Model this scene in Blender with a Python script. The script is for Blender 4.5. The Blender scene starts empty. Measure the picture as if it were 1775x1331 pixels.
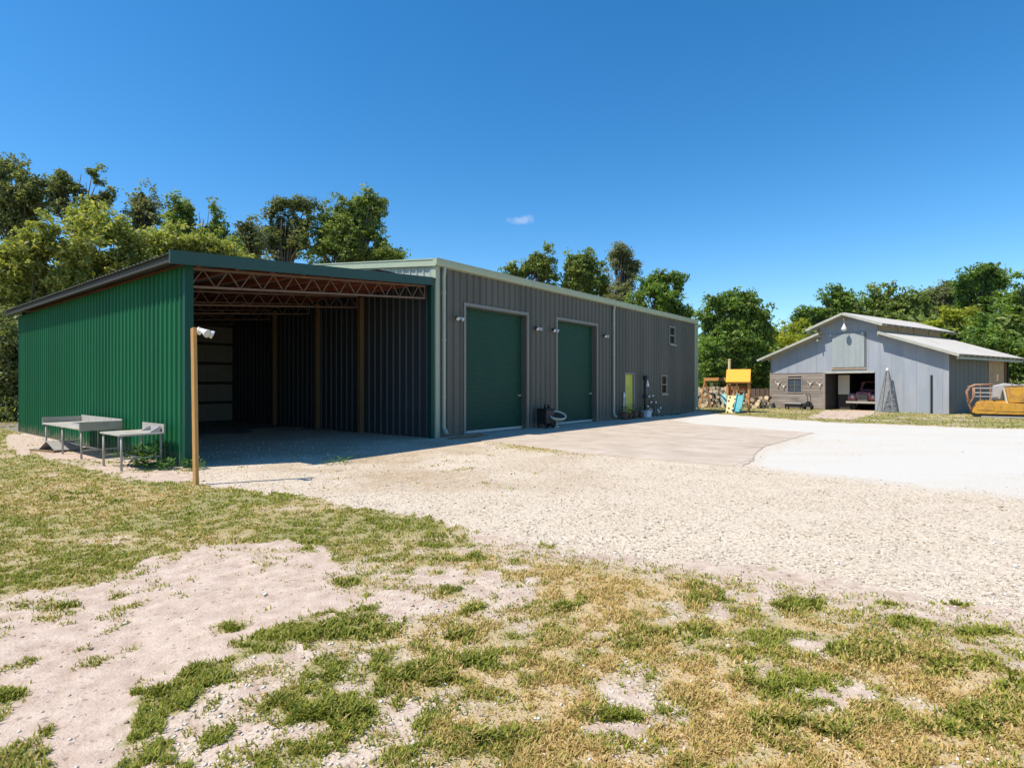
import bpy, math, random
import numpy as np
from mathutils import Vector, Matrix

random.seed(7)
RNG = np.random.default_rng(11)
scene = bpy.context.scene
COL = scene.collection
R = math.radians

# ------------------------------------------------------------------ camera
cam_d = bpy.data.cameras.new("camera")
cam_d.sensor_width = 36.0
cam_d.lens = 36.0 * 985.0 / 1775.0
cam_d.clip_start = 0.1
cam_d.clip_end = 4000.0
cam = bpy.data.objects.new("camera", cam_d)
COL.objects.link(cam)
cam.location = (0, 0, 1.6)
cam.rotation_euler = (R(90), 0, 0)
scene.camera = cam

# ------------------------------------------------------------------ sky and sun
SUN_DIR = Vector((-0.575, -0.235, 1.0)).normalized()          # towards the sun
SUN_EL = math.asin(SUN_DIR.z)
SUN_AZ = math.atan2(SUN_DIR.x, SUN_DIR.y)                      # clockwise from +Y
world = bpy.data.worlds.new("World")
scene.world = world
world.use_nodes = True
wn, wl = world.node_tree.nodes, world.node_tree.links
bg = wn["Background"]
sky = wn.new("ShaderNodeTexSky")
sky.sky_type = 'NISHITA'
sky.sun_disc = False
sky.sun_elevation = SUN_EL
sky.sun_rotation = SUN_AZ
sky.altitude = 300
sky.air_density = 1.0
sky.dust_density = 0.25
sky.ozone_density = 3.5
hsv = wn.new("ShaderNodeHueSaturation")
hsv.inputs["Hue"].default_value = 0.497
hsv.inputs["Saturation"].default_value = 1.33
hsv.inputs["Value"].default_value = 1.55
wl.new(sky.outputs[0], hsv.inputs["Color"])
# one small wisp of cloud, fixed to a direction of the sky
tc = wn.new("ShaderNodeTexCoord")
cdir = Vector(((900 - 887.5) / 985, 1.0, (665 - 380) / 985)).normalized()
mp = wn.new("ShaderNodeMapping")
mp.inputs["Location"].default_value = (-cdir.x, -cdir.y, -cdir.z)
wl.new(tc.outputs["Generated"], mp.inputs["Vector"])
mp2 = wn.new("ShaderNodeMapping")
mp2.vector_type = 'POINT'
mp2.inputs["Scale"].default_value = (34, 14, 120)
mp2.inputs["Rotation"].default_value = (0, R(8), 0)
wl.new(mp.outputs[0], mp2.inputs["Vector"])
ln = wn.new("ShaderNodeVectorMath"); ln.operation = 'LENGTH'
wl.new(mp2.outputs[0], ln.inputs[0])
cn = wn.new("ShaderNodeTexNoise")
cn.inputs["Scale"].default_value = 60
cn.inputs["Detail"].default_value = 6
wl.new(tc.outputs["Generated"], cn.inputs["Vector"])
sub = wn.new("ShaderNodeMath"); sub.operation = 'SUBTRACT'
wl.new(cn.outputs[0], sub.inputs[0])
m1 = wn.new("ShaderNodeMath"); m1.operation = 'MULTIPLY'; m1.inputs[1].default_value = 0.42
wl.new(ln.outputs["Value"], m1.inputs[0])
wl.new(m1.outputs[0], sub.inputs[1])
cr = wn.new("ShaderNodeMapRange")
cr.inputs["From Min"].default_value = 0.12
cr.inputs["From Max"].default_value = 0.45
cr.inputs["To Max"].default_value = 0.34
wl.new(sub.outputs[0], cr.inputs["Value"])
cmix = wn.new("ShaderNodeMix"); cmix.data_type = 'RGBA'
wl.new(cr.outputs[0], cmix.inputs["Factor"])
wl.new(hsv.outputs[0], cmix.inputs["A"])
cmix.inputs["B"].default_value = (6.5, 7.2, 8.5, 1)
wl.new(cmix.outputs["Result"], bg.inputs["Color"])
bg.inputs["Strength"].default_value = 0.1

sun_d = bpy.data.lights.new("sun", 'SUN')
sun_d.energy = 5.0
sun_d.angle = R(0.55)
sun_d.color = (1.0, 0.93, 0.81)
sun = bpy.data.objects.new("sun", sun_d)
COL.objects.link(sun)
sun.location = (-20, -10, 40)
sun.rotation_euler = SUN_DIR.to_track_quat('Z', 'Y').to_euler()

scene.view_settings.view_transform = 'Standard'
scene.view_settings.look = 'None'
scene.view_settings.exposure = 0.28
scene.view_settings.gamma = 1.0
scene.render.engine = 'CYCLES'
scene.cycles.max_bounces = 8
scene.cycles.use_denoising = True

# ------------------------------------------------------------------ helpers
F, CX, CY, EYE = 985.0, 887.5, 665.0, 1.6
U = np.array([.623, .782]); V = np.array([-.782, .623]); ORG = np.array([-2.1, 17.0])
ANG = math.atan2(.782, .623)
BORG = np.array([17.5, 38.4]); BW = np.array([.557, -.83]); BD = np.array([.83, .557])
BANG = math.atan2(-.83, .557)

def ground_pt(px, py):
    y = F * EYE / (py - CY)
    return ((px - CX) / F * y, y)

def loc2w(t, s):
    g = ORG + U * t + V * s
    return (float(g[0]), float(g[1]))

def barn2w(a, b):
    g = BORG + BW * a + BD * b
    return (float(g[0]), float(g[1]))


class MB:
    """collects faces and links them as ONE mesh object"""
    def __init__(self):
        self.v, self.f, self.m = [], [], []
        self.mi = 0

    def quad(self, *pts):
        n = len(self.v)
        self.v.extend([tuple(p) for p in pts])
        self.f.append(tuple(range(n, n + len(pts))))
        self.m.append(self.mi)

    def box(self, lo, hi, M=None):
        x0, y0, z0 = lo; x1, y1, z1 = hi
        p = [(x0, y0, z0), (x1, y0, z0), (x1, y1, z0), (x0, y1, z0), (x0, y0, z1), (x1, y0, z1), (x1, y1, z1), (x0, y1, z1)]
        if M is not None:
            p = [tuple(M @ Vector(q)) for q in p]
        n = len(self.v); self.v.extend(p)
        for q in ((0, 3, 2, 1), (4, 5, 6, 7), (0, 1, 5, 4), (1, 2, 6, 5), (2, 3, 7, 6), (3, 0, 4, 7)):
            self.f.append(tuple(n + i for i in q)); self.m.append(self.mi)
        return self

    def bar(self, a, b, w, h=None, up=(0, 0, 1)):
        a = Vector(a); b = Vector(b); d = (b - a)
        L = d.length; d.normalize()
        upv = Vector(up)
        if abs(d.dot(upv)) > .98: upv = Vector((0, 1, 0))
        s = d.cross(upv).normalized(); u = s.cross(d).normalized()
        h = w if h is None else h
        M = Matrix(((s.x, d.x, u.x, a.x), (s.y, d.y, u.y, a.y), (s.z, d.z, u.z, a.z), (0, 0, 0, 1)))
        return self.box((-w / 2, 0, -h / 2), (w / 2, L, h / 2), M)

    def tube(self, pts, r, n=8, cap=True):
        pts = [Vector(p) for p in pts]
        rs = r if isinstance(r, (list, tuple)) else [r] * len(pts)
        base = len(self.v)
        prev = None
        for i, p in enumerate(pts):
            d = (pts[min(i + 1, len(pts) - 1)] - pts[max(i - 1, 0)]).normalized()
            ref = Vector((0, 0, 1)) if abs(d.z) < .9 else Vector((1, 0, 0))
            s = d.cross(ref).normalized() if prev is None else (prev - d * prev.dot(d)).normalized()
            prev = s
            t = d.cross(s)
            for k in range(n):
                an = 2 * math.pi * k / n
                self.v.append(tuple(p + (s * math.cos(an) + t * math.sin(an)) * rs[i]))
        for i in range(len(pts) - 1):
            for k in range(n):
                a = base + i * n + k; b = base + i * n + (k + 1) % n
                self.f.append((a, b, b + n, a + n)); self.m.append(self.mi)
        if cap:
            self.f.append(tuple(base + k for k in range(n - 1, -1, -1))); self.m.append(self.mi)
            e = base + (len(pts) - 1) * n
            self.f.append(tuple(e + k for k in range(n))); self.m.append(self.mi)
        return self

    def lathe(self, prof, c=(0, 0, 0), n=20, M=None, sx=1.0):
        base = len(self.v)
        for (r, z) in prof:
            for k in range(n):
                an = 2 * math.pi * k / n
                p = Vector((c[0] + r * sx * math.cos(an), c[1] + r * math.sin(an), c[2] + z))
                if M is not None: p = M @ p
                self.v.append(tuple(p))
        for i in range(len(prof) - 1):
            for k in range(n):
                a = base + i * n + k; b = base + i * n + (k + 1) % n
                self.f.append((a, b, b + n, a + n)); self.m.append(self.mi)
        return self

    def prism(self, poly, axis, d0, d1):
        """polygon in the plane across 'axis', pulled from d0 to d1"""
        def P(q, d):
            return (d, q[0], q[1]) if axis == 'x' else ((q[0], d, q[1]) if axis == 'y' else (q[0], q[1], d))
        n = len(poly); b = len(self.v)
        self.v.extend([P(q, d0) for q in poly] + [P(q, d1) for q in poly])
        for i in range(n):
            j = (i + 1) % n
            self.f.append((b + i, b + j, b + n + j, b + n + i)); self.m.append(self.mi)
        self.f.append(tuple(b + i for i in range(n - 1, -1, -1))); self.m.append(self.mi)
        self.f.append(tuple(b + n + i for i in range(n))); self.m.append(self.mi)
        return self

    def ribbed(self, o, ex, ey, nn, L, pitch, depth, lo, hi, holes=(), foot=.09, top=.035, phase=0.0):
        """profiled sheet: ribs run along ey, repeat along ex, stand out along nn"""
        o = Vector(o); ex = Vector(ex); ey = Vector(ey); nn = Vector(nn)
        pts = [(0.0, 0.0), (L, 0.0)]
        k = phase + pitch * .5
        while k < L - foot:
            if k > foot:
                pts += [(k - foot / 2, 0), (k - top / 2, depth), (k + top / 2, depth), (k + foot / 2, 0)]
            k += pitch
        pts.sort()
        def hgt(d):
            for (a, b) in zip(pts[:-1], pts[1:]):
                if a[0] <= d <= b[0]:
                    return a[1] if b[0] - a[0] < 1e-9 else a[1] + (b[1] - a[1]) * (d - a[0]) / (b[0] - a[0])
            return 0
        ds = sorted(set([round(p[0], 5) for p in pts] + [h for q in holes for h in q[:2]]))
        fl = lo if callable(lo) else (lambda d: lo)
        fh = hi if callable(hi) else (lambda d: hi)
        for a, b in zip(ds[:-1], ds[1:]):
            if b - a < 1e-4: continue
            mid = (a + b) / 2
            hs = sorted([(q[2], q[3]) for q in holes if q[0] - 1e-6 < mid < q[1] + 1e-6])
            cuts = [('lo', None)]
            spans = []; cur = None
            for (h0, h1) in hs:
                spans.append((cur, h0)); cur = h1
            spans.append((cur, None))
            for (z0, z1) in spans:
                za0 = fl(a) if z0 is None else z0; zb0 = fl(b) if z0 is None else z0
                za1 = fh(a) if z1 is None else z1; zb1 = fh(b) if z1 is None else z1
                if za1 - za0 < 1e-3 and zb1 - zb0 < 1e-3: continue
                A = o + ex * a + nn * hgt(a); B = o + ex * b + nn * hgt(b)
                self.quad(A + ey * za0, B + ey * zb0, B + ey * zb1, A + ey * za1)
        return self

    def build(self, name, mats, parent=None, smooth=False, bevel=0.0):
        me = bpy.data.meshes.new(name)
        me.from_pydata(self.v, [], self.f)
        for m in (mats if isinstance(mats, (list, tuple)) else [mats]):
            me.materials.append(m)
        if any(self.m):
            me.polygons.foreach_set("material_index", self.m)
        if smooth:
            me.polygons.foreach_set("use_smooth", [True] * len(self.f))
        me.update()
        o = bpy.data.objects.new(name, me)
        COL.objects.link(o)
        if parent is not None: o.parent = parent
        if bevel:
            md = o.modifiers.new("bevel", 'BEVEL'); md.width = bevel; md.segments = 2; md.limit_method = 'ANGLE'
        return o


def tag(o, label=None, cat=None, group=None, kind=None):
    if label: o["label"] = label
    if cat: o["category"] = cat
    if group: o["group"] = group
    if kind: o["kind"] = kind
    return o

def thing(name, label, cat, loc=(0, 0, 0), rz=0.0, group=None):
    o = bpy.data.objects.new(name, None)
    o.empty_display_size = .3
    COL.objects.link(o)
    o.location = loc; o.rotation_euler = (0, 0, rz)
    return tag(o, label, cat, group)

def np_mesh(name, verts, faces, mat, parent=None, colors=None, smooth=False):
    """verts (N,3); faces: list of (M,k) index arrays"""
    me = bpy.data.meshes.new(name)
    verts = np.ascontiguousarray(verts, dtype=np.float32)
    me.vertices.add(len(verts)); me.vertices.foreach_set("co", verts.ravel())
    tot = sum(f.shape[0] for f in faces); loops = sum(f.size for f in faces)
    me.loops.add(loops); me.polygons.add(tot)
    me.loops.foreach_set("vertex_index", np.concatenate([f.ravel() for f in faces]).astype(np.int32))
    st = []; s = 0
    for f in faces:
        st.append(s + np.arange(f.shape[0]) * f.shape[1]); s += f.size
    me.polygons.foreach_set("loop_start", np.concatenate(st).astype(np.int32))
    if smooth:
        me.polygons.foreach_set("use_smooth", np.ones(tot, dtype=bool))
    me.update(calc_edges=True)
    if colors is not None:
        for nm, c in colors.items():
            at = me.attributes.new(nm, 'FLOAT_COLOR', 'POINT')
            at.data.foreach_set("color", np.ascontiguousarray(c, dtype=np.float32).ravel())
    me.materials.append(mat)
    o = bpy.data.objects.new(name, me)
    COL.objects.link(o)
    if parent is not None: o.parent = parent
    return o

def vnoise(x, y, seed=0):
    """smooth value noise in 0..1 (numpy)"""
    xi = np.floor(x).astype(np.int64); yi = np.floor(y).astype(np.int64)
    fx = x - xi; fy = y - yi
    fx = fx * fx * (3 - 2 * fx); fy = fy * fy * (3 - 2 * fy)
    def h(a, b):
        n = (a * 374761393 + b * 668265263 + seed * 974634777) & 0xFFFFFFFF
        n = ((n ^ (n >> 13)) * 1274126177) & 0xFFFFFFFF
        return ((n ^ (n >> 16)) & 0xFFFF) / 65535.0
    a = h(xi, yi); b = h(xi + 1, yi); c = h(xi, yi + 1); d = h(xi + 1, yi + 1)
    return (a * (1 - fx) + b * fx) * (1 - fy) + (c * (1 - fx) + d * fx) * fy

def fbm(x, y, seed=0, oct=4):
    t = 0; amp = .5; s = 0
    for i in range(oct):
        t = t + amp * vnoise(x * 2 ** i, y * 2 ** i, seed + i * 17); s += amp; amp *= .5
    return t / s

def in_poly(X, Y, poly):
    r = np.zeros(X.shape, dtype=bool)
    n = len(poly)
    for i in range(n):
        x0, y0 = poly[i]; x1, y1 = poly[(i + 1) % n]
        if y0 == y1: continue
        c = ((y0 > Y) != (y1 > Y)) & (X < (x1 - x0) * (Y - y0) / (y1 - y0) + x0)
        r ^= c
    return r

# ------------------------------------------------------------------ materials
def nodes_of(name):
    m = bpy.data.materials.new(name)
    m.use_nodes = True
    nt = m.node_tree
    return m, nt.nodes, nt.links, nt.nodes["Principled BSDF"]

def mat(name, col, rough=.6, metal=0.0, var=.12, scale=3.0, stretch=(1, 1, 1), bump=0.0, bscale=40.0,
        col2=None, c2scale=1.5, c2lo=.52, c2hi=.68, c2stretch=(1, 1, 1), island=0.0, spec=.5, sheet=None):
    m, n, l, b = nodes_of(name)
    b.inputs["Roughness"].default_value = rough
    b.inputs["Metallic"].default_value = metal
    b.inputs["Specular IOR Level"].default_value = spec
    t = n.new("ShaderNodeTexCoord")
    mp = n.new("ShaderNodeMapping"); mp.inputs["Scale"].default_value = stretch
    l.new(t.outputs["Object"], mp.inputs["Vector"])
    no = n.new("ShaderNodeTexNoise"); no.inputs["Scale"].default_value = scale
    no.inputs["Detail"].default_value = 6; no.inputs["Roughness"].default_value = .62
    l.new(mp.outputs[0], no.inputs["Vector"])
    mr = n.new("ShaderNodeMapRange")
    mr.inputs["From Min"].default_value = .25; mr.inputs["From Max"].default_value = .75
    mr.inputs["To Min"].default_value = 1 - var; mr.inputs["To Max"].default_value = 1 + var
    l.new(no.outputs[0], mr.inputs["Value"])
    cur = None
    if col2 is not None:
        mq = n.new("ShaderNodeMapping"); mq.inputs["Scale"].default_value = c2stretch
        mq.inputs["Location"].default_value = (3.7, 1.9, 5.1)
        l.new(t.outputs["Object"], mq.inputs["Vector"])
        n2 = n.new("ShaderNodeTexNoise"); n2.inputs["Scale"].default_value = c2scale
        n2.inputs["Detail"].default_value = 7; n2.inputs["Roughness"].default_value = .65
        l.new(mq.outputs[0], n2.inputs["Vector"])
        r2 = n.new("ShaderNodeMapRange")
        r2.inputs["From Min"].default_value = c2lo; r2.inputs["From Max"].default_value = c2hi
        l.new(n2.outputs[0], r2.inputs["Value"])
        mx = n.new("ShaderNodeMix"); mx.data_type = 'RGBA'
        l.new(r2.outputs[0], mx.inputs["Factor"])
        mx.inputs["A"].default_value = (*col, 1); mx.inputs["B"].default_value = (*col2, 1)
        cur = mx.outputs["Result"]
    vm = n.new("ShaderNodeVectorMath"); vm.operation = 'SCALE'
    if cur is None: vm.inputs[0].default_value = col
    else: l.new(cur, vm.inputs[0])
    l.new(mr.outputs[0], vm.inputs["Scale"])
    out = vm.outputs[0]
    if sheet:
        sp = n.new("ShaderNodeSeparateXYZ"); l.new(t.outputs["Object"], sp.inputs[0])
        dv = n.new("ShaderNodeMath"); dv.operation = 'DIVIDE'; dv.inputs[1].default_value = sheet[1]; l.new(sp.outputs[sheet[0]], dv.inputs[0])
        flr = n.new("ShaderNodeMath"); flr.operation = 'FLOOR'; l.new(dv.outputs[0], flr.inputs[0])
        wn_ = n.new("ShaderNodeTexWhiteNoise"); wn_.noise_dimensions = '1D'; l.new(flr.outputs[0], wn_.inputs["W"])
        sr = n.new("ShaderNodeMapRange"); sr.inputs["To Min"].default_value = .90; sr.inputs["To Max"].default_value = 1.10; l.new(wn_.outputs["Value"], sr.inputs["Value"])
        fr = n.new("ShaderNodeMath"); fr.operation = 'FRACT'; l.new(dv.outputs[0], fr.inputs[0])
        lap = n.new("ShaderNodeMath"); lap.operation = 'LESS_THAN'; lap.inputs[1].default_value = .018; l.new(fr.outputs[0], lap.inputs[0])
        lp_ = n.new("ShaderNodeMapRange"); lp_.inputs["To Min"].default_value = 1; lp_.inputs["To Max"].default_value = .6; l.new(lap.outputs[0], lp_.inputs["Value"])
        mm_ = n.new("ShaderNodeMath"); mm_.operation = 'MULTIPLY'; l.new(sr.outputs[0], mm_.inputs[0]); l.new(lp_.outputs[0], mm_.inputs[1])
        v3 = n.new("ShaderNodeVectorMath"); v3.operation = 'SCALE'; l.new(out, v3.inputs[0]); l.new(mm_.outputs[0], v3.inputs["Scale"])
        # mud splashed up from the ground
        zr = n.new("ShaderNodeMapRange"); zr.inputs["From Min"].default_value = .55; zr.inputs["From Max"].default_value = -.05; l.new(sp.outputs[2], zr.inputs["Value"])
        n3 = n.new("ShaderNodeTexNoise"); n3.inputs["Scale"].default_value = 7; n3.inputs["Detail"].default_value = 6; l.new(t.outputs["Object"], n3.inputs["Vector"])
        m3 = n.new("ShaderNodeMath"); m3.operation = 'MULTIPLY'; l.new(zr.outputs[0], m3.inputs[0]); l.new(n3.outputs[0], m3.inputs[1])
        r3 = n.new("ShaderNodeMapRange"); r3.inputs["From Min"].default_value = .22; r3.inputs["From Max"].default_value = .55; r3.inputs["To Max"].default_value = .75; l.new(m3.outputs[0], r3.inputs["Value"])
        x3 = n.new("ShaderNodeMix"); x3.data_type = 'RGBA'; l.new(r3.outputs[0], x3.inputs["Factor"]); l.new(v3.outputs[0], x3.inputs["A"]); x3.inputs["B"].default_value = (.27, .20, .14, 1)
        out = x3.outputs["Result"]
    if island:
        g = n.new("ShaderNodeNewGeometry")
        ri = n.new("ShaderNodeMapRange")
        ri.inputs["To Min"].default_value = 1 - island; ri.inputs["To Max"].default_value = 1 + island
        l.new(g.outputs["Random Per Island"], ri.inputs["Value"])
        v2 = n.new("ShaderNodeVectorMath"); v2.operation = 'SCALE'
        l.new(out, v2.inputs[0]); l.new(ri.outputs[0], v2.inputs["Scale"])
        out = v2.outputs[0]
    l.new(out, b.inputs["Base Color"])
    if bump:
        nb = n.new("ShaderNodeTexNoise"); nb.inputs["Scale"].default_value = bscale
        nb.inputs["Detail"].default_value = 5
        l.new(mp.outputs[0], nb.inputs["Vector"])
        bp = n.new("ShaderNodeBump"); bp.inputs["Strength"].default_value = bump
        bp.inputs["Distance"].default_value = .02
        l.new(nb.outputs[0], bp.inputs["Height"])
        l.new(bp.outputs[0], b.inputs["Normal"])
    return m

def leaf_mat(name, c_a, c_b, c_c=None, trans=.42):
    m, n, l, b = nodes_of(name)
    g = n.new("ShaderNodeNewGeometry")
    rp = n.new("ShaderNodeValToRGB")
    e = rp.color_ramp.elements
    e[0].position = 0; e[0].color = (*c_a, 1)
    e[1].position = .75; e[1].color = (*c_b, 1)
    if c_c is not None:
        x = e.new(1.0); x.color = (*c_c, 1)
    l.new(g.outputs["Random Per Island"], rp.inputs[0])
    t = n.new("ShaderNodeTexCoord")
    no = n.new("ShaderNodeTexNoise"); no.inputs["Scale"].default_value = .55; no.inputs["Detail"].default_value = 3
    l.new(t.outputs["Object"], no.inputs["Vector"])
    mr = n.new("ShaderNodeMapRange")
    mr.inputs["From Min"].default_value = .3; mr.inputs["From Max"].default_value = .7
    mr.inputs["To Min"].default_value = .9; mr.inputs["To Max"].default_value = 1.75
    l.new(no.outputs[0], mr.inputs["Value"])
    vm = n.new("ShaderNodeVectorMath"); vm.operation = 'SCALE'
    l.new(rp.outputs[0], vm.inputs[0]); l.new(mr.outputs[0], vm.inputs["Scale"])
    l.new(vm.outputs[0], b.inputs["Base Color"])
    b.inputs["Roughness"].default_value = .6
    b.inputs["Specular IOR Level"].default_value = .35
    tr = n.new("ShaderNodeBsdfTranslucent")
    v2 = n.new("ShaderNodeVectorMath"); v2.operation = 'MULTIPLY'
    v2.inputs[1].default_value = (1.5, 1.5, .6)
    l.new(vm.outputs[0], v2.inputs[0]); l.new(v2.outputs[0], tr.inputs["Color"])
    ms = n.new("ShaderNodeMixShader"); ms.inputs[0].default_value = trans
    l.new(b.outputs[0], ms.inputs[1]); l.new(tr.outputs[0], ms.inputs[2])
    l.new(ms.outputs[0], n["Material Output"].inputs["Surface"])
    return m

M = {}
M['green_wall'] = mat('green_painted_steel', (.006, .105, .040), .6, 0, .10, 1.2, (1, 1, .25), col2=(.014, .135, .06), c2scale=1.1, c2lo=.55, c2hi=.8, c2stretch=(1, 1, .12), spec=.2, bump=.15, bscale=2.2, sheet=(1, .9144))
M['green_trim'] = mat('dark_green_trim', (.006, .062, .042), .55, 0, .08, 2, spec=.25)
M['teal_trim'] = mat('teal_roof_trim', (.028, .078, .068), .55, 0, .08, 2, spec=.3)
M['grey_wall'] = mat('grey_painted_steel', (.122, .117, .094), .55, 0, .07, .8, (1, 1, .3), spec=.3, bump=.12, bscale=2.2, sheet=(0, .915), col2=(.108, .098, .076), c2scale=.9, c2lo=.5, c2hi=.75, c2stretch=(1, 1, .15))
M['gable_lit_tone'] = mat('sunlit_gable_steel', (.36, .39, .33), .5, 0, .07, .8, (1, 1, .3))  # lit copy of the workshop wall steel, sunlight put into its paler colour
M['pale_trim'] = mat('pale_green_trim', (.36, .41, .285), .45, 0, .07, 2)
M['white_trim'] = mat('pale_downspout', (.37, .39, .31), .45, 0, .07, 2)
M['roof_steel'] = mat('galvanised_roof', (.36, .39, .37), .45, .2, .12, 1)
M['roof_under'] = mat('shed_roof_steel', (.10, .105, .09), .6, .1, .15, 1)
M['shade_wall'] = mat('shade_toned_steel', (.05, .056, .062), .55, 0, .1, 1, (1, 1, .3))  # wall steel darkened so its colour carries the shed's inner shade
M['door_green'] = mat('roller_door_green', (.010, .062, .040), .55, 0, .08, 1.2, (1, 1, .4), spec=.3, col2=(.024, .062, .036), c2scale=1.4, c2lo=.5, c2hi=.75)
M['concrete_edge'] = mat('door_sill', (.5, .5, .47), .8, 0, .1, 5)
M['yellow_door'] = mat('lime_yellow_paint', (.50, .52, .07), .5, 0, .15, 2, (1, 1, .5), col2=(.42, .38, .10), c2scale=2, c2lo=.5, c2hi=.7)
M['glass'] = mat('dark_glass', (.008, .009, .008), .35, 0, .05, 2, spec=.12)
M['frame_dark'] = mat('window_frame', (.20, .20, .17), .5, 0, .06, 2)
M['steel'] = mat('stainless_steel', (.50, .46, .40), .5, .2, .15, 4, col2=(.30, .25, .19), c2scale=3, c2lo=.5, c2hi=.75)
M['grey_metal'] = mat('dull_grey_metal', (.37, .345, .30), .6, .1, .15, 5)
M['wood_post'] = mat('pine_post_wood', (.54, .285, .09), .75, 0, .18, 6, (6, 6, .6), bump=.25, bscale=30)
M['dark_post'] = mat('shed_post_wood', (.19, .115, .052), .8, 0, .2, 6, (6, 6, .6))
M['red_purlin'] = mat('red_oxide_purlin', (.36, .105, .06), .7, 0, .2, 3)
M['truss'] = mat('rusty_truss_steel', (.17, .105, .07), .7, .1, .25, 4)
M['liner'] = mat('pale_liner_panel', (.20, .19, .15), .7, 0, .1, 2)
M['dark_girt'] = mat('dark_girt', (.03, .028, .024), .8, 0, .1, 2)
M['lamp_white'] = mat('white_lamp_enamel', (.72, .71, .68), .35, 0, .05, 6)
M['lamp_lens'] = mat('lamp_lens', (.55, .55, .52), .15, 0, .05, 6)
M['black'] = mat('black_paint', (.012, .012, .013), .5, 0, .2, 6)
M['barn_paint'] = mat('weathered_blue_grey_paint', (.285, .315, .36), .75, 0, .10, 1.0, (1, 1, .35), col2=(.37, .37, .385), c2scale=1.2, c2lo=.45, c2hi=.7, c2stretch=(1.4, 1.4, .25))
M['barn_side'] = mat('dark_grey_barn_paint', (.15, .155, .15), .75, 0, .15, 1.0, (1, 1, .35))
M['loft'] = mat('pale_loft_door', (.30, .335, .335), .75, 0, .14, 2.0, (2, 2, .3))
M['barn_roof'] = mat('sun_bleached_roof_steel', (.47, .44, .40), .65, .1, .14, .9, (.4, 2, 1), col2=(.34, .30, .26), c2scale=1.1, c2lo=.55, c2hi=.8)
M['roof_edge'] = mat('weathered_barge_board', (.40, .40, .33), .8, 0, .2, 3)
M['board_wood'] = mat('weathered_boards', (.27, .225, .185), .85, 0, .28, 5, (.35, 1, 5), col2=(.13, .105, .085), c2scale=1.6, c2lo=.5, c2hi=.72, c2stretch=(.5, 1, 4), island=.2)
M['ply'] = mat('bare_plywood', (.42, .30, .19), .8, 0, .15, 3)
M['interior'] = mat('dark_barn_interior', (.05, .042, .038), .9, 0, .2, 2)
M['faded_red'] = mat('faded_red_paint', (.42, .13, .14), .55, 0, .2, 4, col2=(.5, .30, .32), c2scale=4, c2lo=.45, c2hi=.7)
M['tyre'] = mat('black_rubber', (.018, .018, .018), .85, 0, .2, 8)
M['rust'] = mat('rusty_pipe', (.32, .165, .095), .85, .1, .25, 8, col2=(.42, .28, .20), c2scale=6, c2lo=.45, c2hi=.7)
M['dozer'] = mat('faded_yellow_paint', (.54, .275, .025), .65, 0, .16, 3, col2=(.27, .135, .05), c2scale=3.6, c2lo=.48, c2hi=.72, bump=.1)
M['playyellow'] = mat('yellow_canvas', (.76, .37, .028), .7, 0, .06, 3)
M['playwood'] = mat('cedar_play_wood', (.55, .25, .075), .7, 0, .15, 8)
M['rockwall'] = mat('cream_climbing_board', (.70, .56, .28), .7, 0, .1, 5)
M['teal'] = mat('teal_slide_plastic', (.10, .36, .38), .35, 0, .06, 3)
M['aqua'] = mat('pale_aqua_plastic', (.34, .55, .48), .4, 0, .06, 3)
M['bark'] = mat('tree_bark', (.12, .095, .07), .9, 0, .3, 4, (2, 2, .5), bump=.5, bscale=12)
M['logbark'] = mat('log_bark', (.10, .062, .034), .9, 0, .3, 8)
M['cutend'] = mat('sawn_log_end', (.78, .60, .38), .85, 0, .18, 10)
M['pale_pot'] = mat('pale_stone_planter', (.50, .47, .38), .8, 0, .12, 8)
M['soil'] = mat('dark_soil', (.03, .02, .014), .95, 0, .3, 20)
M['terracotta'] = mat('brown_plant_pot', (.16, .09, .06), .8, 0, .2, 8)
M['white_plastic'] = mat('white_plastic', (.62, .65, .72), .5, 0, .05, 6)
M['bloom'] = mat('white_petals', (.8, .8, .74), .6, 0, .05, 6)
M['hose'] = mat('green_hose', (.03, .10, .08), .5, 0, .1, 6)
M['scrap'] = mat('grey_sheet_metal', (.42, .40, .38), .55, .2, .15, 5)
M['windmill'] = mat('grey_lattice_steel', (.27, .27, .25), .6, .2, .2, 8)
M['bone'] = mat('pale_bone', (.62, .55, .46), .8, 0, .1, 8)
M['brown_fence'] = mat('rusty_brown_panel', (.17, .115, .085), .85, 0, .2, 2)
L_LIGHT = leaf_mat('yellow_green_leaves', (.14, .165, .045), (.27, .285, .075), (.38, .35, .12))
L_MID = leaf_mat('mid_green_leaves', (.09, .13, .038), (.18, .225, .060), (.27, .30, .09))
L_DARK = leaf_mat('dark_oak_leaves', (.07, .09, .042), (.145, .165, .065), (.23, .235, .10))
L_GREY = leaf_mat('grey_green_leaves', (.11, .125, .065), (.18, .195, .10), (.25, .25, .14))
L_RICH = leaf_mat('rich_green_leaves', (.065, .12, .026), (.145, .215, .045), (.25, .31, .065))
L_YEL = leaf_mat('lime_leaves', (.17, .20, .018), (.29, .31, .032), (.38, .37, .05))
L_WEED = leaf_mat('weed_leaves', (.035, .09, .02), (.08, .17, .035), (.14, .22, .05))

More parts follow.
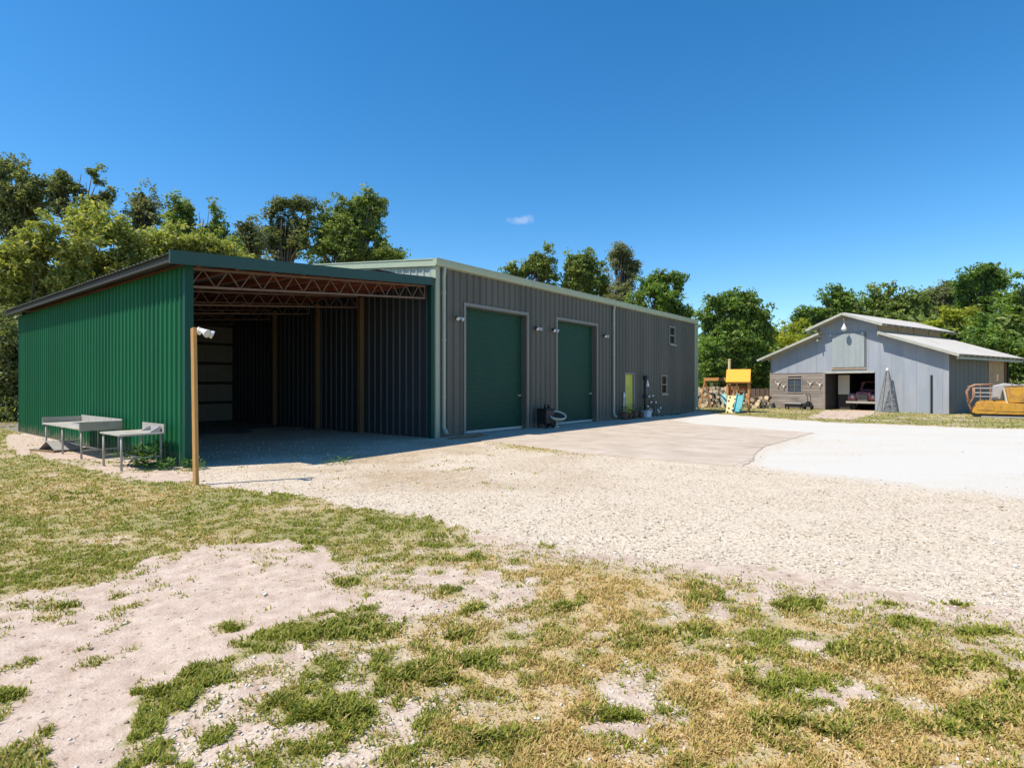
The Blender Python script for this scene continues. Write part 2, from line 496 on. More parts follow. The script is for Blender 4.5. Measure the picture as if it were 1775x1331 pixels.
# ------------------------------------------------------------------ ground zones
def px_poly(pts): return [ground_pt(*p) for p in pts]
LAWN = px_poly([(-900, 724), (0, 736), (14, 768), (60, 790), (110, 804), (200, 832), (260, 840), (335, 842), (420, 846), (520, 856), (640, 880), (730, 896),
                (815, 918), (770, 945), (700, 948), (600, 956), (560, 940), (480, 930), (420, 940), (280, 957), (235, 980), (130, 1014), (0, 1028), (-900, 1065)])
SAND = px_poly([(-900, 1060), (0, 1026), (130, 1012), (240, 975), (290, 955), (430, 938), (480, 930), (560, 940), (605, 985), (640, 1030), (560, 1060), (440, 1085),
                (420, 1130), (330, 1160), (255, 1205), (190, 1331), (-900, 1700)])
PATCH = px_poly([(815, 916), (900, 932), (1020, 950), (1150, 966), (1350, 978), (1470, 1004), (1620, 1034), (1775, 1064), (2900, 1240), (2900, 2600), (-900, 2600), (-900, 1700),
                 (190, 1331), (420, 1130), (640, 1030), (560, 940), (700, 945)])
WHITE = px_poly([(1296, 803), (1320, 784), (1408, 751), (1300, 741), (1215, 737), (1172, 729), (1225, 716), (1350, 726), (1480, 734), (1775, 744), (2900, 770), (2900, 990), (1775, 863), (1600, 843), (1450, 826), (1340, 812)])
GRAV = px_poly([(-60, 778), (33, 752), (324, 812), (345, 842), (420, 846), (520, 856), (640, 880), (730, 896), (815, 917), (900, 933), (1020, 950), (1150, 967), (1350, 979), (1470, 1005), (1620, 1035),
                (1775, 1065), (2900, 1240), (2900, 770), (1775, 743), (1480, 733), (1350, 725), (1225, 715)]) + [loc2w(20.6, -.9), loc2w(20.6, 0.3), loc2w(-.3, .3), loc2w(-.3, 12.5), loc2w(-7.4, 12.5), loc2w(-7.4, -.5)]
DIRT = px_poly([(-60, 782), (33, 748), (324, 812), (338, 834), (300, 836), (200, 828), (110, 800), (60, 787)])
ENTR = px_poly([(1428, 711), (1517, 711), (1520, 716), (1480, 727), (1400, 724)])
BLOBS = [(620, 1085, 165, 36), (470, 1108, 40, 16), (720, 1160, 70, 17), (345, 1165, 60, 17), (290, 1192, 50, 12), (780, 965, 52, 11), (772, 1020, 30, 9), (820, 1050, 32, 18),
         (740, 935, 75, 13), (530, 925, 45, 18), (600, 1000, 18, 12), (985, 1045, 30, 18), (895, 968, 26, 13), (830, 1140, 32, 14), (570, 1170, 26, 13), (400, 1080, 32, 8), (120, 1045, 22, 5),
         (1400, 1045, 48, 11), (1220, 1020, 46, 26), (1690, 1150, 70, 24), (1745, 1180, 45, 24), (1290, 1172, 38, 26), (1100, 1100, 42, 18), (960, 940, 26, 7), (1010, 948, 32, 7),
         (1180, 1090, 65, 18), (1500, 1120, 65, 26), (1640, 1145, 45, 18), (1540, 1040, 52, 8), (1665, 1040, 32, 8), (1590, 1075, 64, 10), (1700, 1090, 52, 10), (10, 1196, 34, 10), (560, 1230, 90, 26),
         (1050, 1230, 120, 26), (1400, 1250, 120, 30), (840, 1270, 80, 24), (1660, 1250, 90, 30), (130, 860, 60, 10), (640, 905, 70, 14), (1320, 965, 8, 2), (1330, 1185, 30, 14)]

def wtop(X, Y):
    Yc = np.maximum(Y, .3)
    return CX + F * X / Yc, CY + F * EYE / Yc

def zones(X, Y):
    """albedo zones of the ground at world points: dict of 0..1 arrays"""
    wob = np.clip(Y / 9.0, .25, 2.0)
    n1 = (fbm(X / wob * 2.2, Y / wob * 2.2, 3) - .5); n2 = (fbm(X / wob * 2.2 + 50, Y / wob * 2.2, 9) - .5)
    n3 = (fbm(X / wob * 9, Y / wob * 9, 13, 3) - .5); n4 = (fbm(X / wob * 9 + 30, Y / wob * 9, 19, 3) - .5)
    Xw = X + (n1 * .55 + n3 * .45) * wob; Yw = Y + (n2 * .65 + n4 * .45) * wob
    Xs = X + (n1 * .22 + n3 * .3) * wob; Ys = Y + (n2 * .22 + n4 * .3) * wob
    lawn = in_poly(Xw, Yw, LAWN); sand = in_poly(Xw, Yw, SAND); patch = in_poly(Xw, Yw, PATCH)
    white = in_poly(Xs, Ys, WHITE); whs = (white * 1.0 + in_poly(Xs + .3, Ys, WHITE) + in_poly(Xs - .3, Ys, WHITE) + in_poly(Xs, Ys + .35, WHITE) + in_poly(Xs, Ys - .35, WHITE)) / 5; grav = in_poly(Xw * .5 + Xs * .5, Yw * .5 + Ys * .5, GRAV)
    dirt = in_poly(Xs, Ys, DIRT) ; ent = in_poly(Xs, Ys, ENTR)
    sand = sand & ~lawn
    patch = patch & ~lawn & ~sand
    px, py = wtop(X, Y)
    blob = np.zeros(X.shape)
    nb = (fbm(X * 3, Y * 3, 21) - .5) * 1.3 + (fbm(X * 11, Y * 11, 22) - .5) * .8
    for (bx, by, rx, ry) in BLOBS:
        d = np.sqrt(((px - bx) / rx) ** 2 + ((py - by) / ry) ** 2)
        blob = np.maximum(blob, np.clip((1.05 - d + nb * 1.7) * 1.5, 0, 1) * (Y > .3))
    blob = blob * (lawn | sand | patch)
    nz = fbm(X * 1.7, Y * 1.7, 5); nf = fbm(X * 6, Y * 6, 8)
    right = np.clip((px - 540) / 420, 0, 1) * (Y > .3)
    green = np.zeros(X.shape); straw = np.zeros(X.shape)
    # lawn
    lawn_hole = np.clip((nz - .60) * 6, 0, 1) * .55 + np.clip((.42 - nf) * 5, 0, 1) * .35
    green = np.where(lawn, np.clip(.92 - lawn_hole, 0, 1), green)
    yel = np.exp(-(((px - 150) / 170) ** 2 + ((py - 865) / 40) ** 2))
    straw = np.where(lawn, np.clip((nz - .5) * 1.4 + .16 + yel * .6, 0, .8), straw)
    # patches
    edge = np.clip((py - (925 + (px - 830) * .135)) / (45 + 75 * np.clip((px - 1250) / 300, 0, 1)), 0, 1)
    tan = np.clip((nz * .5 + nf * .5 - .47 + right * .14) * 7, 0, 1) * (.45 + .5 * right) * edge
    straw = np.where(patch, np.maximum(tan, blob * .35), straw)
    gp = np.clip((fbm(X * 1.3, Y * 1.3, 15) * .45 + fbm(X * 8, Y * 8, 16) * .55 - .52) * 8, 0, 1) * .75 * edge
    green = np.where(patch, np.clip(np.maximum(np.maximum(tan * .70, gp), blob), 0, 1), green); straw = np.where(patch, straw * (1 - .6 * np.clip(gp * 1.4, 0, 1)), straw)
    sp = np.clip((nf * .6 + nz * .4 - .55) * 7, 0, 1) * .42
    green = np.where(sand, np.maximum(sp, blob), green); straw = np.where(sand, np.maximum(.75 * sp, blob * .2), straw)
    # gravel with a few tufts along its lower edge
    off = ~(lawn | sand | patch | grav | dirt | white)
    far = off & (Y > 3)
    farn = np.clip(.95 - np.clip((fbm(X * .8, Y * .8, 31) - .58) * 5, 0, .6), 0, 1)
    green = np.where(off, farn, green); straw = np.where(off, np.clip((fbm(X * .5, Y * .5, 33) - .42) * 1.6, 0, .6), straw)
    green = np.where(ent, green * .15, green); green = np.where(dirt & ~lawn, np.clip((nf * .5 + nz * .5 - .48) * 7, 0, 1) * .45, green)
    gz = (grav | white) & ~lawn & ~patch & ~sand
    tuft = np.clip((fbm(X * 2.3, Y * 2.3, 41) - .70) * 12, 0, 1) * np.clip(1 - np.abs(py - 800) / 130, 0, 1) * (px < 1000) * .35
    apr = np.exp(-(((px - 930) / 75) ** 2 + ((py - (776 + (px - 930) * .1)) / 6) ** 2)) * .8
    green = np.where(gz & ~white, np.clip(np.maximum(tuft, apr), 0, 1), np.where(white, 0, green)); straw = np.where(gz, .5, straw)
    tanstain = np.where(gz & ~white, np.clip((fbm(X * .9, Y * .9, 51) - .42) * 3, 0, 1) * np.clip(1.15 - np.abs(px - 700) / 420, 0, 1) * np.clip(1 - np.abs(py - 810) / 90, 0, 1), 0)
    shed = ((np.stack([X - ORG[0], Y - ORG[1]], -1) @ V) > 4.5 + fbm(X, Y, 91) * 4) & ((np.stack([X - ORG[0], Y - ORG[1]], -1) @ U) > -7.4) & ((np.stack([X - ORG[0], Y - ORG[1]], -1) @ U) < 0)  # deep shed floor, where shade is painted into the ground colour
    return dict(shed=shed.astype(float), green=np.clip(green, 0, 1), straw=np.clip(straw, 0, 1), sand=(sand | dirt | ent).astype(float) + .35 * patch, white=whs * (1 - .25 * np.clip((fbm(X * .35, Y * 1.3, 71) - .5) * 5, 0, 1)), tan=tanstain, grav=gz.astype(float), blob=blob)

def ground_z(X, Y):
    z = (fbm(X * .9, Y * .9, 61) - .5) * .05 + (fbm(X * 4.5, Y * 4.5, 63) - .5) * .022
    f = np.clip(1 - (np.hypot(X, Y) - 9) / 8, 0, 1)
    px, py = wtop(X, Y)
    soft = np.where((py > 930) & (Y > 0), 1.0, .25)
    return z * f * soft - .022 * f * soft

def axis(lo, hi, step, far, ratio=1.28):
    a = list(np.arange(lo, hi, step))
    d = step; x = a[0]; left = []
    while x > -far:
        d *= ratio; x -= d; left.append(x)
    d = step; x = a[-1]; rightv = []
    while x < far:
        d *= ratio; x += d; rightv.append(x)
    return np.array(left[::-1] + a + rightv)

xs = axis(-20, 32, .085, 1800); ys = axis(1.4, 34, .085, 1800)
GX, GY = np.meshgrid(xs, ys)
Z = zones(GX.ravel(), GY.ravel())
gz_ = ground_z(GX.ravel(), GY.ravel())
gv = np.stack([GX.ravel(), GY.ravel(), gz_], 1)
nx, ny = len(xs), len(ys)
ii = (np.arange(ny - 1)[:, None] * nx + np.arange(nx - 1)[None, :]).ravel()
gf = np.stack([ii, ii + 1, ii + 1 + nx, ii + nx], 1)
colA = np.stack([Z['green'], Z['sand'].clip(0, 1), Z['white'], Z['straw']], 1)
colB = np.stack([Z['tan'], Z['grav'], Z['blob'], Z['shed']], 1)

def ground_material():
    m, n, l, b = nodes_of('ground_gravel_sand_grass')
    b.inputs["Roughness"].default_value = .95
    b.inputs["Specular IOR Level"].default_value = .15
    t = n.new("ShaderNodeTexCoord")
    def attr(nm):
        a = n.new("ShaderNodeAttribute"); a.attribute_name = nm
        s = n.new("ShaderNodeSeparateColor"); l.new(a.outputs["Color"], s.inputs[0])
        return a, s
    aA, sA = attr('zone'); aB, sB = attr('zone_more')
    def noise(sc, det=5, ro=.6):
        q = n.new("ShaderNodeTexNoise"); q.inputs["Scale"].default_value = sc
        q.inputs["Detail"].default_value = det; q.inputs["Roughness"].default_value = ro
        l.new(t.outputs["Object"], q.inputs["Vector"]); return q
    def rng(sock, a, bb, c=0., d=1.):
        q = n.new("ShaderNodeMapRange")
        q.inputs["From Min"].default_value = a; q.inputs["From Max"].default_value = bb
        q.inputs["To Min"].default_value = c; q.inputs["To Max"].default_value = d
        l.new(sock, q.inputs["Value"]); return q.outputs[0]
    def mix(f, A, B):
        q = n.new("ShaderNodeMix"); q.data_type = 'RGBA'
        if isinstance(f, float): q.inputs["Factor"].default_value = f
        else: l.new(f, q.inputs["Factor"])
        for k, v in (("A", A), ("B", B)):
            if isinstance(v, tuple): q.inputs[k].default_value = (*v, 1)
            else: l.new(v, q.inputs[k])
        return q.outputs["Result"]
    def math_(op, a, bb):
        q = n.new("ShaderNodeMath"); q.operation = op; q.use_clamp = True
        for i, v in enumerate((a, bb)):
            if isinstance(v, float): q.inputs[i].default_value = v
            else: l.new(v, q.inputs[i])
        return q.outputs[0]
    vo = n.new("ShaderNodeTexVoronoi"); vo.inputs["Scale"].default_value = 46
    l.new(t.outputs["Object"], vo.inputs["Vector"])
    vs = n.new("ShaderNodeSeparateColor"); l.new(vo.outputs["Color"], vs.inputs[0])
    nfine = noise(55, 4); nmed = noise(7, 5); nbig = noise(1.1, 4)
    stone = mix(rng(vs.outputs[0], .05, .95), (.46, .37, .265), (.70, .59, .465))
    stone = mix(rng(vs.outputs[1], .90, .94), stone, (.17, .145, .11))
    stone = mix(rng(nmed.outputs[0], .56, .72, 0, .35), stone, (.50, .40, .30))
    stone = mix(rng(nbig.outputs[0], .45, .7, 0, .5), stone, (.66, .565, .455))
    stone = mix(math_('MULTIPLY', sB.outputs[0], rng(nmed.outputs[0], .3, .6, .3, 1.)), stone, (.36, .245, .135))
    white = mix(rng(nfine.outputs[0], .35, .65), (.53, .50, .445), (.655, .62, .56))
    sandc = mix(rng(nmed.outputs[0], .35, .65), (.45, .335, .26), (.60, .475, .385))
    sandc = mix(rng(nfine.outputs[0], .60, .70, 0, .6), sandc, (.26, .19, .14))
    sandc = mix(rng(vs.outputs[1], .975, .985, 0, .6), sandc, (.20, .15, .11))
    col = mix(sB.outputs[1], mix(rng(nmed.outputs[0], .42, .58, 0, .6), sandc, stone), stone)
    col = mix(math_('MULTIPLY', sA.outputs[1], rng(nfine.outputs[0], .2, .5, .7, 1.)), col, sandc)
    col = mix(sA.outputs[2], col, white)
    soil = mix(rng(nfine.outputs[0], .35, .65), (.185, .18, .045), (.30, .265, .09))
    strawc = mix(rng(nfine.outputs[0], .35, .65), (.40, .27, .11), (.60, .45, .225))
    gs = mix(aA.outputs["Alpha"], soil, strawc)
    cover = rng(math_('MULTIPLY', sA.outputs[0], rng(nfine.outputs[0], .25, .65, .55, 1.35)), .12, .75, 0, .82)
    col = mix(cover, col, gs)
    shed_shade = math_('MULTIPLY', aB.outputs['Alpha'], rng(nmed.outputs[0], .3, .6, .55, .95))
    col = mix(shed_shade, col, (.22, .20, .18))  # rear shed floor darkened to paint the interior shade
    l.new(col, b.inputs["Base Color"])
    hb = n.new("ShaderNodeMath"); hb.operation = 'ADD'
    inv = math_('SUBTRACT', 1.0, sA.outputs[1])
    l.new(math_('MULTIPLY', rng(vo.outputs["Distance"], 0, .6, .6, 0), inv), hb.inputs[0]); l.new(nfine.outputs[0], hb.inputs[1])
    h2 = n.new("ShaderNodeMath"); h2.operation = 'ADD'
    l.new(hb.outputs[0], h2.inputs[0])
    l.new(rng(nmed.outputs[0], 0, 1, 0, 1.6), h2.inputs[1])
    bp = n.new("ShaderNodeBump"); bp.inputs["Strength"].default_value = .5; bp.inputs["Distance"].default_value = .022
    l.new(h2.outputs[0], bp.inputs["Height"]); l.new(bp.outputs[0], b.inputs["Normal"])
    return m

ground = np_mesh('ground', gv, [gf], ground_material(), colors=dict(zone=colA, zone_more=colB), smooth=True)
tag(ground, kind='structure')

# concrete apron before the roller doors
apr = [(-.22, -.02), (-.10, -1.2), (-.12, -2.4), (-.45, -3.8), (-.75, -5.2), (-.80, -7.2), (-.6, -8.85), (.6, -8.75), (1.8, -8.45), (3.4, -8.25), (5.2, -8.3), (8.6, -8.37), (9.0, -7.2), (9.25, -6), (9.8, -4.9), (10.1, -3.9), (12.3, -1.9), (12.3, -.02)]
rag = []
for i in range(len(apr)):
    a, b2 = apr[i], apr[(i + 1) % len(apr)]
    L = math.dist(a, b2); k = max(1, int(L / .12))
    for j in range(k):
        f = j / k
        q = (a[0] + (b2[0] - a[0]) * f, a[1] + (b2[1] - a[1]) * f)
        if q[1] < -.1: q = (q[0] + random.uniform(-.04, .04), q[1] + random.uniform(-.04, .04))
        rag.append(q)
mb = MB(); mb.prism(rag, 'z', -.05, .012)
m_conc, n_, l_, b_ = nodes_of('stained_concrete')
b_.inputs["Roughness"].default_value = .85
t_ = n_.new("ShaderNodeTexCoord")
def _no(sc, st, det=6):
    q = n_.new("ShaderNodeMapping"); q.inputs["Scale"].default_value = st; l_.new(t_.outputs["Object"], q.inputs["Vector"])
    z = n_.new("ShaderNodeTexNoise"); z.inputs["Scale"].default_value = sc; z.inputs["Detail"].default_value = det; z.inputs["Roughness"].default_value = .65
    l_.new(q.outputs[0], z.inputs["Vector"]); return z.outputs[0]
def _rg(s, a, b3, c=0, d=1):
    q = n_.new("ShaderNodeMapRange"); q.inputs["From Min"].default_value = a; q.inputs["From Max"].default_value = b3; q.inputs["To Min"].default_value = c; q.inputs["To Max"].default_value = d
    l_.new(s, q.inputs["Value"]); return q.outputs[0]
def _mx(f, A, B):
    q = n_.new("ShaderNodeMix"); q.data_type = 'RGBA'; l_.new(f, q.inputs["Factor"])
    for k, v in (("A", A), ("B", B)):
        if isinstance(v, tuple): q.inputs[k].default_value = (*v, 1)
        else: l_.new(v, q.inputs[k])
    return q.outputs["Result"]
c_ = _mx(_rg(_no(1.2, (1, 1, 1)), .35, .68), (.45, .36, .275), (.57, .475, .38))
c_ = _mx(_rg(_no(1.0, (2.5, .35, 1)), .52, .66, 0, .55), c_, (.33, .25, .185))
c_ = _mx(_rg(_no(2.2, (.5, 1.6, 1)), .58, .70, 0, .5), c_, (.60, .52, .44))
c_ = _mx(_rg(_no(30, (1, 1, 1), 3), .62, .7, 0, .5), c_, (.30, .23, .17))
br = n_.new("ShaderNodeTexBrick")   # saw-cut joints
br.offset = 0; br.inputs["Scale"].default_value = 1
br.inputs["Brick Width"].default_value = 3.05; br.inputs["Row Height"].default_value = 2.9
br.inputs["Mortar Size"].default_value = .012; br.inputs["Mortar Smooth"].default_value = .1
l_.new(t_.outputs["Object"], br.inputs["Vector"])
c_ = _mx(_rg(br.outputs["Fac"], 0, 1, 0, .6), c_, (.17, .13, .10))
l_.new(c_, b_.inputs["Base Color"])
slab = mb.build('concrete_driveway', m_conc)
slab.location = (ORG[0], ORG[1], 0); slab.rotation_euler = (0, 0, ANG)
tag(slab, kind='structure')
def off_slab(X, Y):
    d = np.stack([X - ORG[0], Y - ORG[1]], 1)
    return ~in_poly(d @ U, d @ V, [(a * 1.0, b4) for a, b4 in apr])
# ------------------------------------------------------------------ big metal workshop
WX0, WX1, WTOP, WD = -.25, 20.43, 5.07, 15.0
ws = thing('metal_workshop', 'long grey ribbed steel workshop with two tall green roller doors and a pale green gutter', 'building', (ORG[0], ORG[1], 0), ANG)
D1 = (1.00, 4.18, 0.0, 4.05); D2 = (6.12, 9.09, 0.0, 4.07)
W1 = (16.68, 17.36, 3.74, 4.62); W2 = (15.66, 16.30, 1.12, 2.02); PD = (11.66, 12.56, 0.0, 2.08)
holes = [(d[0] - WX0, d[1] - WX0, d[2], d[3]) for d in (D1, D2, W1, W2, PD)]
mb = MB(); mb.ribbed((WX0, 0, 0), (1, 0, 0), (0, 0, 1), (0, -1, 0), WX1 - WX0, .305, .052, 0.01, WTOP, holes, foot=.10, top=.045)
mb.build('wall', M['grey_wall'], ws)
RZ = lambda y: 5.22 + .104 * min(y, WD - y)
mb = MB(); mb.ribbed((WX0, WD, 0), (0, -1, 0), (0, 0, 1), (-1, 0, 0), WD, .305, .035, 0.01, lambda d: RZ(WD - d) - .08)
mb.build('wall', M['gable_lit_tone'], ws)
mb = MB(); mb.ribbed((WX1, 0, 0), (0, 1, 0), (0, 0, 1), (1, 0, 0), WD, .305, .035, 0.01, lambda d: RZ(d) - .08)
mb.build('wall', M['grey_wall'], ws)
mb = MB(); mb.ribbed((WX1, WD, 0), (-1, 0, 0), (0, 0, 1), (0, 1, 0), WX1 - WX0, .305, .035, 0.01, WTOP)
mb.build('wall', M['grey_wall'], ws)
mb = MB()
for y0, y1 in ((-.06, WD / 2), (WD / 2, WD + .06)):
    z0, z1 = RZ(max(y0, 0)), RZ(min(y1, WD))
    e = Vector((0, y1 - y0, z1 - z0)); L = e.length; e.normalize()
    mb.ribbed((WX0 - .05, y0, z0), (1, 0, 0), tuple(e), (0, -e.z, e.y), WX1 - WX0 + .1, .305, .03, 0, L)
rf = mb.build('roof', M['roof_steel'], ws)
mb = MB(); mb.bar((WX0 - .08, WD / 2, RZ(WD / 2) + .03), (WX1 + .08, WD / 2, RZ(WD / 2) + .03), .35, .03); mb.build('ridge_cap', M['pale_trim'], ws)
# gutter: an open trough with a rolled lip
mb = MB()
prof = [(-.035, 5.06), (-.14, 5.08), (-.165, 5.17), (-.165, 5.265), (-.185, 5.27), (-.185, 5.29), (-.15, 5.29), (-.145, 5.19), (-.125, 5.10), (-.04, 5.09), (-.02, 5.30), (-.005, 5.30), (-.005, 5.06)]
mb.prism([(p[0], p[1]) for p in prof], 'x', WX0 - .12, WX1 + .10)
for xx in (WX0 - .12, WX1 + .10):
    mb.prism([(-.035, 5.06), (-.14, 5.08), (-.165, 5.17), (-.165, 5.27), (-.02, 5.28), (-.01, 5.06)], 'x', xx - .003, xx + .003)
mb.build('gutter', M['pale_trim'], ws)
# gable fascia along the roof edge
for xs_ in (WX0 - .10, WX1 + .045):
    mb = MB()
    pl = [(-.04, RZ(0) - .15), (WD / 2, RZ(WD / 2) - .15), (WD + .04, RZ(0) - .15), (WD + .04, RZ(0) + .05), (WD / 2, RZ(WD / 2) + .05), (-.04, RZ(0) + .05)]
    mb.prism(pl, 'x', xs_, xs_ + .055)
    mb.prism([(-.05, RZ(0) + .035), (WD / 2, RZ(WD / 2) + .035), (WD + .05, RZ(0) + .035), (WD + .05, RZ(0) + .07), (WD / 2, RZ(WD / 2) + .07), (-.05, RZ(0) + .07)], 'x', xs_ - .02, xs_ + .065)
    mb.build('fascia', M['pale_trim'], ws)
for (cx_, sx_) in ((WX0, -1), (WX1, 1)):
    mb = MB()
    mb.box((min(cx_, cx_ + .045 * sx_), -.045, .01), (max(cx_, cx_ + .045 * sx_), .16, 5.06))
    mb.box((min(cx_, cx_ - .12 * sx_), -.045, .01), (max(cx_, cx_ - .12 * sx_), -.003, 5.06))
    mb.build('corner_trim', M['pale_trim'], ws)
def downspout(x, zt=5.07):
    mb = MB()
    for (a, b3) in (((x, -.115, zt), (x, -.115, zt - .10)), ((x, -.115, zt - .10), (x, -.085, zt - .25)), ((x, -.085, zt - .25), (x, -.085, .28)), ((x, -.085, .30), (x, -.22, .12))):
        mb.bar(a, b3, .095, .075, up=(0, 1, 0))
    for z in (1.2, 2.9, 4.3): mb.box((x - .07, -.128, z), (x + .07, -.036, z + .03))
    return mb.build('downspout', M['white_trim'], ws, bevel=.006)
downspout(.0); downspout(10.5); downspout(20.52)
def roller(D, seed):
    x0, x1, _, zt = D
    dr = MB(); y = .20
    k = 0; z = .10
    pr = []
    while z < zt - .02:
        pr += [(z, 0), (z + .055, 0), (z + .070, -.016), (z + .075, -.016)]
        z += .082
    pr.append((zt + .03, 0))
    for a, b3 in zip(pr[:-1], pr[1:]):
        dr.quad((x0 + .02, y + a[1], a[0]), (x1 - .02, y + a[1], a[0]), (x1 - .02, y + b3[1], b3[0]), (x0 + .02, y + b3[1], b3[0]))
    d = dr.build('roller_door', M['door_green'], ws)
    fr = MB()
    for s0, s1 in ((x0, x0 + .035), (x1 - .035, x1)):
        fr.box((s0, -.03, .012), (s1, .26, zt))
    fr.box((x0 + .036, -.03, zt - .035), (x1 - .036, .26, zt))
    fr.build('door_jamb', M['grey_wall'], d)
    tr = MB()
    tr.box((x0 - .09, -.055, .012), (x0, -.002, zt + .09)); tr.box((x1, -.055, .012), (x1 + .09, -.002, zt + .09)); tr.box((x0 + .001, -.054, zt), (x1 - .001, -.003, zt + .088))
    tr.build('door_trim', M['frame_dark'] if seed else M['frame_dark'], d)
    bt = MB(); bt.box((x0 + .036, .17, .018), (x1 - .036, .215, .10)); bt.build('bottom_bar', M['concrete_edge'], d)
    h = MB(); h.box((x1 - .28, .145, 1.18), (x1 - .10, .178, 1.215)); h.box((x1 - .22, .12, 1.17), (x1 - .18, .15, 1.225)); h.build('handle', M['steel'], d)
    return d
roller(D1, 0); roller(D2, 1)
def window(W):
    x0, x1, z0, z1 = W
    w = MB()
    for a in ((x0 - .05, z0 - .05, x0 + .03, z1 + .05), (x1 - .03, z0 - .05, x1 + .05, z1 + .05), (x0 + .031, z1 - .03, x1 - .031, z1 + .05), (x0 + .031, z0 - .05, x1 - .031, z0 + .03), (x0 + .031, (z0 + z1) / 2 - .03, x1 - .031, (z0 + z1) / 2 + .03)):
        w.box((a[0], -.06, a[1]), (a[2], .03, a[3]))
    o = w.build('window', M['frame_dark'], ws)
    g = MB(); g.box((x0 + .02, .005, z0 + .02), (x1 - .02, .012, z1 - .02)); g.build('pane', M['glass'], o)
    s = MB(); s.box((x0 - .09, -.13, z0 - .10), (x1 + .09, -.062, z0 - .052)); s.build('sill', M['pale_trim'], o)
window(W1); window(W2)
mb = MB(); mb.box((PD[0] + .04, .02, .03), (PD[1] - .04, .065, PD[3] - .04))
for z in (.3, 1.2): mb.box((PD[0] + .16, .008, z), (PD[1] - .16, .02, z + .62))
pd = mb.build('door', M['yellow_door'], ws, bevel=.004); pd['label'] = 'lime yellow side door'
mb = MB()
for a in ((PD[0] - .05, .0, PD[0] + .04, PD[3] + .05), (PD[1] - .04, .0, PD[1] + .06, PD[3] + .05), (PD[0] + .041, PD[3] - .04, PD[1] - .041, PD[3] + .05)):
    mb.box((a[0], -.05, a[1] + .012), (a[2], .08, a[3]))
mb.build('frame', M['frame_dark'], pd)
mb = MB(); mb.lathe([(0, -.02), (.03, -.015), (.035, 0), (.02, .02), (.012, .05)], n=10, M=Matrix.Translation((PD[1] - .12, -.03, 1.0)) @ Matrix.Rotation(R(-90), 4, 'X')); mb.build('knob', M['steel'], pd)
# ------------------------------------------------------------------ open lean-to shed
sh = thing('open_shed', 'open fronted green steel lean-to shed with low sloping roof, dark inside', 'shed', (ORG[0], ORG[1], 0), ANG)
LX, LF, LB = -7.35, -.55, 12.6
FZ = lambda x: 4.0 + (x + 7.75) * (.67 / 7.3)          # top of the roof sheet
mb = MB(); mb.ribbed((LX, LB, 0), (0, -1, 0), (0, 0, 1), (-1, 0, 0), LB - LF, .2286, .034, -.05, 3.88, foot=.11, top=.05)
gw = mb.build('wall', M['green_wall'], sh); gw['label'] = 'bright green ribbed steel wall'
mb = MB()
mb.box((LX - .045, LF - .045, -.05), (LX + .11, LF, 3.92)); mb.box((LX - .045, LF + .001, -.05), (LX, LF + .06, 3.90))
mb.build('corner_trim', M['green_trim'], sh)
mb = MB(); mb.box((LX - .04, LB, -.05), (LX + .1, LB + .04, 3.86)); mb.build('corner_trim', M['green_trim'], sh)
mb = MB(); mb.box((-.44, -.01, 0), (-.335, .11, FZ(-.4) - .22)); mb.build('corner_trim', M['green_trim'], sh)
# roof sheet, ribs run down the slope
mb = MB()
e1 = Vector((7.30, 0, .67)); Lr = e1.length; e1.normalize(); nr = Vector((-e1.z, 0, e1.x))
yf0, yf1 = -.90, -.06          # front edge is a little skew
k = 0
pts = []
yy = 12.75
def add_strip(y0, h0, y1, h1):
    def P(x, y, h):
        fr = (x + 7.75) / 7.30
        return (x + nr.x * h, y, FZ(x) + nr.z * h)
    def cl(x, y):
        return max(y, yf0 + (yf1 - yf0) * (x + 7.75) / 7.3)
    a = P(-7.75, cl(-7.75, y0), h0); b = P(-.295, cl(-.45, y0), h0); c = P(-.295, cl(-.45, y1), h1); d = P(-7.75, cl(-7.75, y1), h1)
    mb.quad(a, b, c, d)
while yy > -.95:
    for (d0, h0, d1, h1) in ((0, 0, .12, 0), (.12, 0, .15, .03), (.15, .03, .18, .03), (.18, .03, .21, 0)):
        add_strip(yy - d0, h0, yy - d1, h1)
    yy -= .21
roof = mb.build('roof', M['roof_under'], sh)
# fascia along the front edge
mb = MB()
A = Vector((-7.78, yf0 - .03, FZ(-7.78))); B = Vector((-.42, yf1 - .03, FZ(-.42)))
mb.quad(A + Vector((0, 0, .045)), A + Vector((0, 0, -.20)), B + Vector((0, 0, -.19)), B + Vector((0, 0, .045)))
mb.quad(A + Vector((0, .06, .05)), A + Vector((0, 0, .045)), B + Vector((0, 0, .045)), B + Vector((0, .06, .05)))
mb.quad(A + Vector((0, .05, -.20)), A + Vector((0, .05, .03)), B + Vector((0, .05, .03)), B + Vector((0, .05, -.19)))
mb.quad(A + Vector((0, 0, -.20)), A + Vector((0, .05, -.20)), B + Vector((0, .05, -.19)), B + Vector((0, 0, -.19)))
mb.quad(A + Vector((0, 0, .045)), A + Vector((0, .05, .045)), A + Vector((0, .05, -.2)), A + Vector((0, 0, -.2)))
mb.build('fascia', M['teal_trim'], sh)
mb = MB(); mb.box((-7.70, -.80, FZ(-7.70) - .14), (-7.64, 12.7, FZ(-7.70) - .02)); mb.build('eave_board', M['dark_girt'], sh)
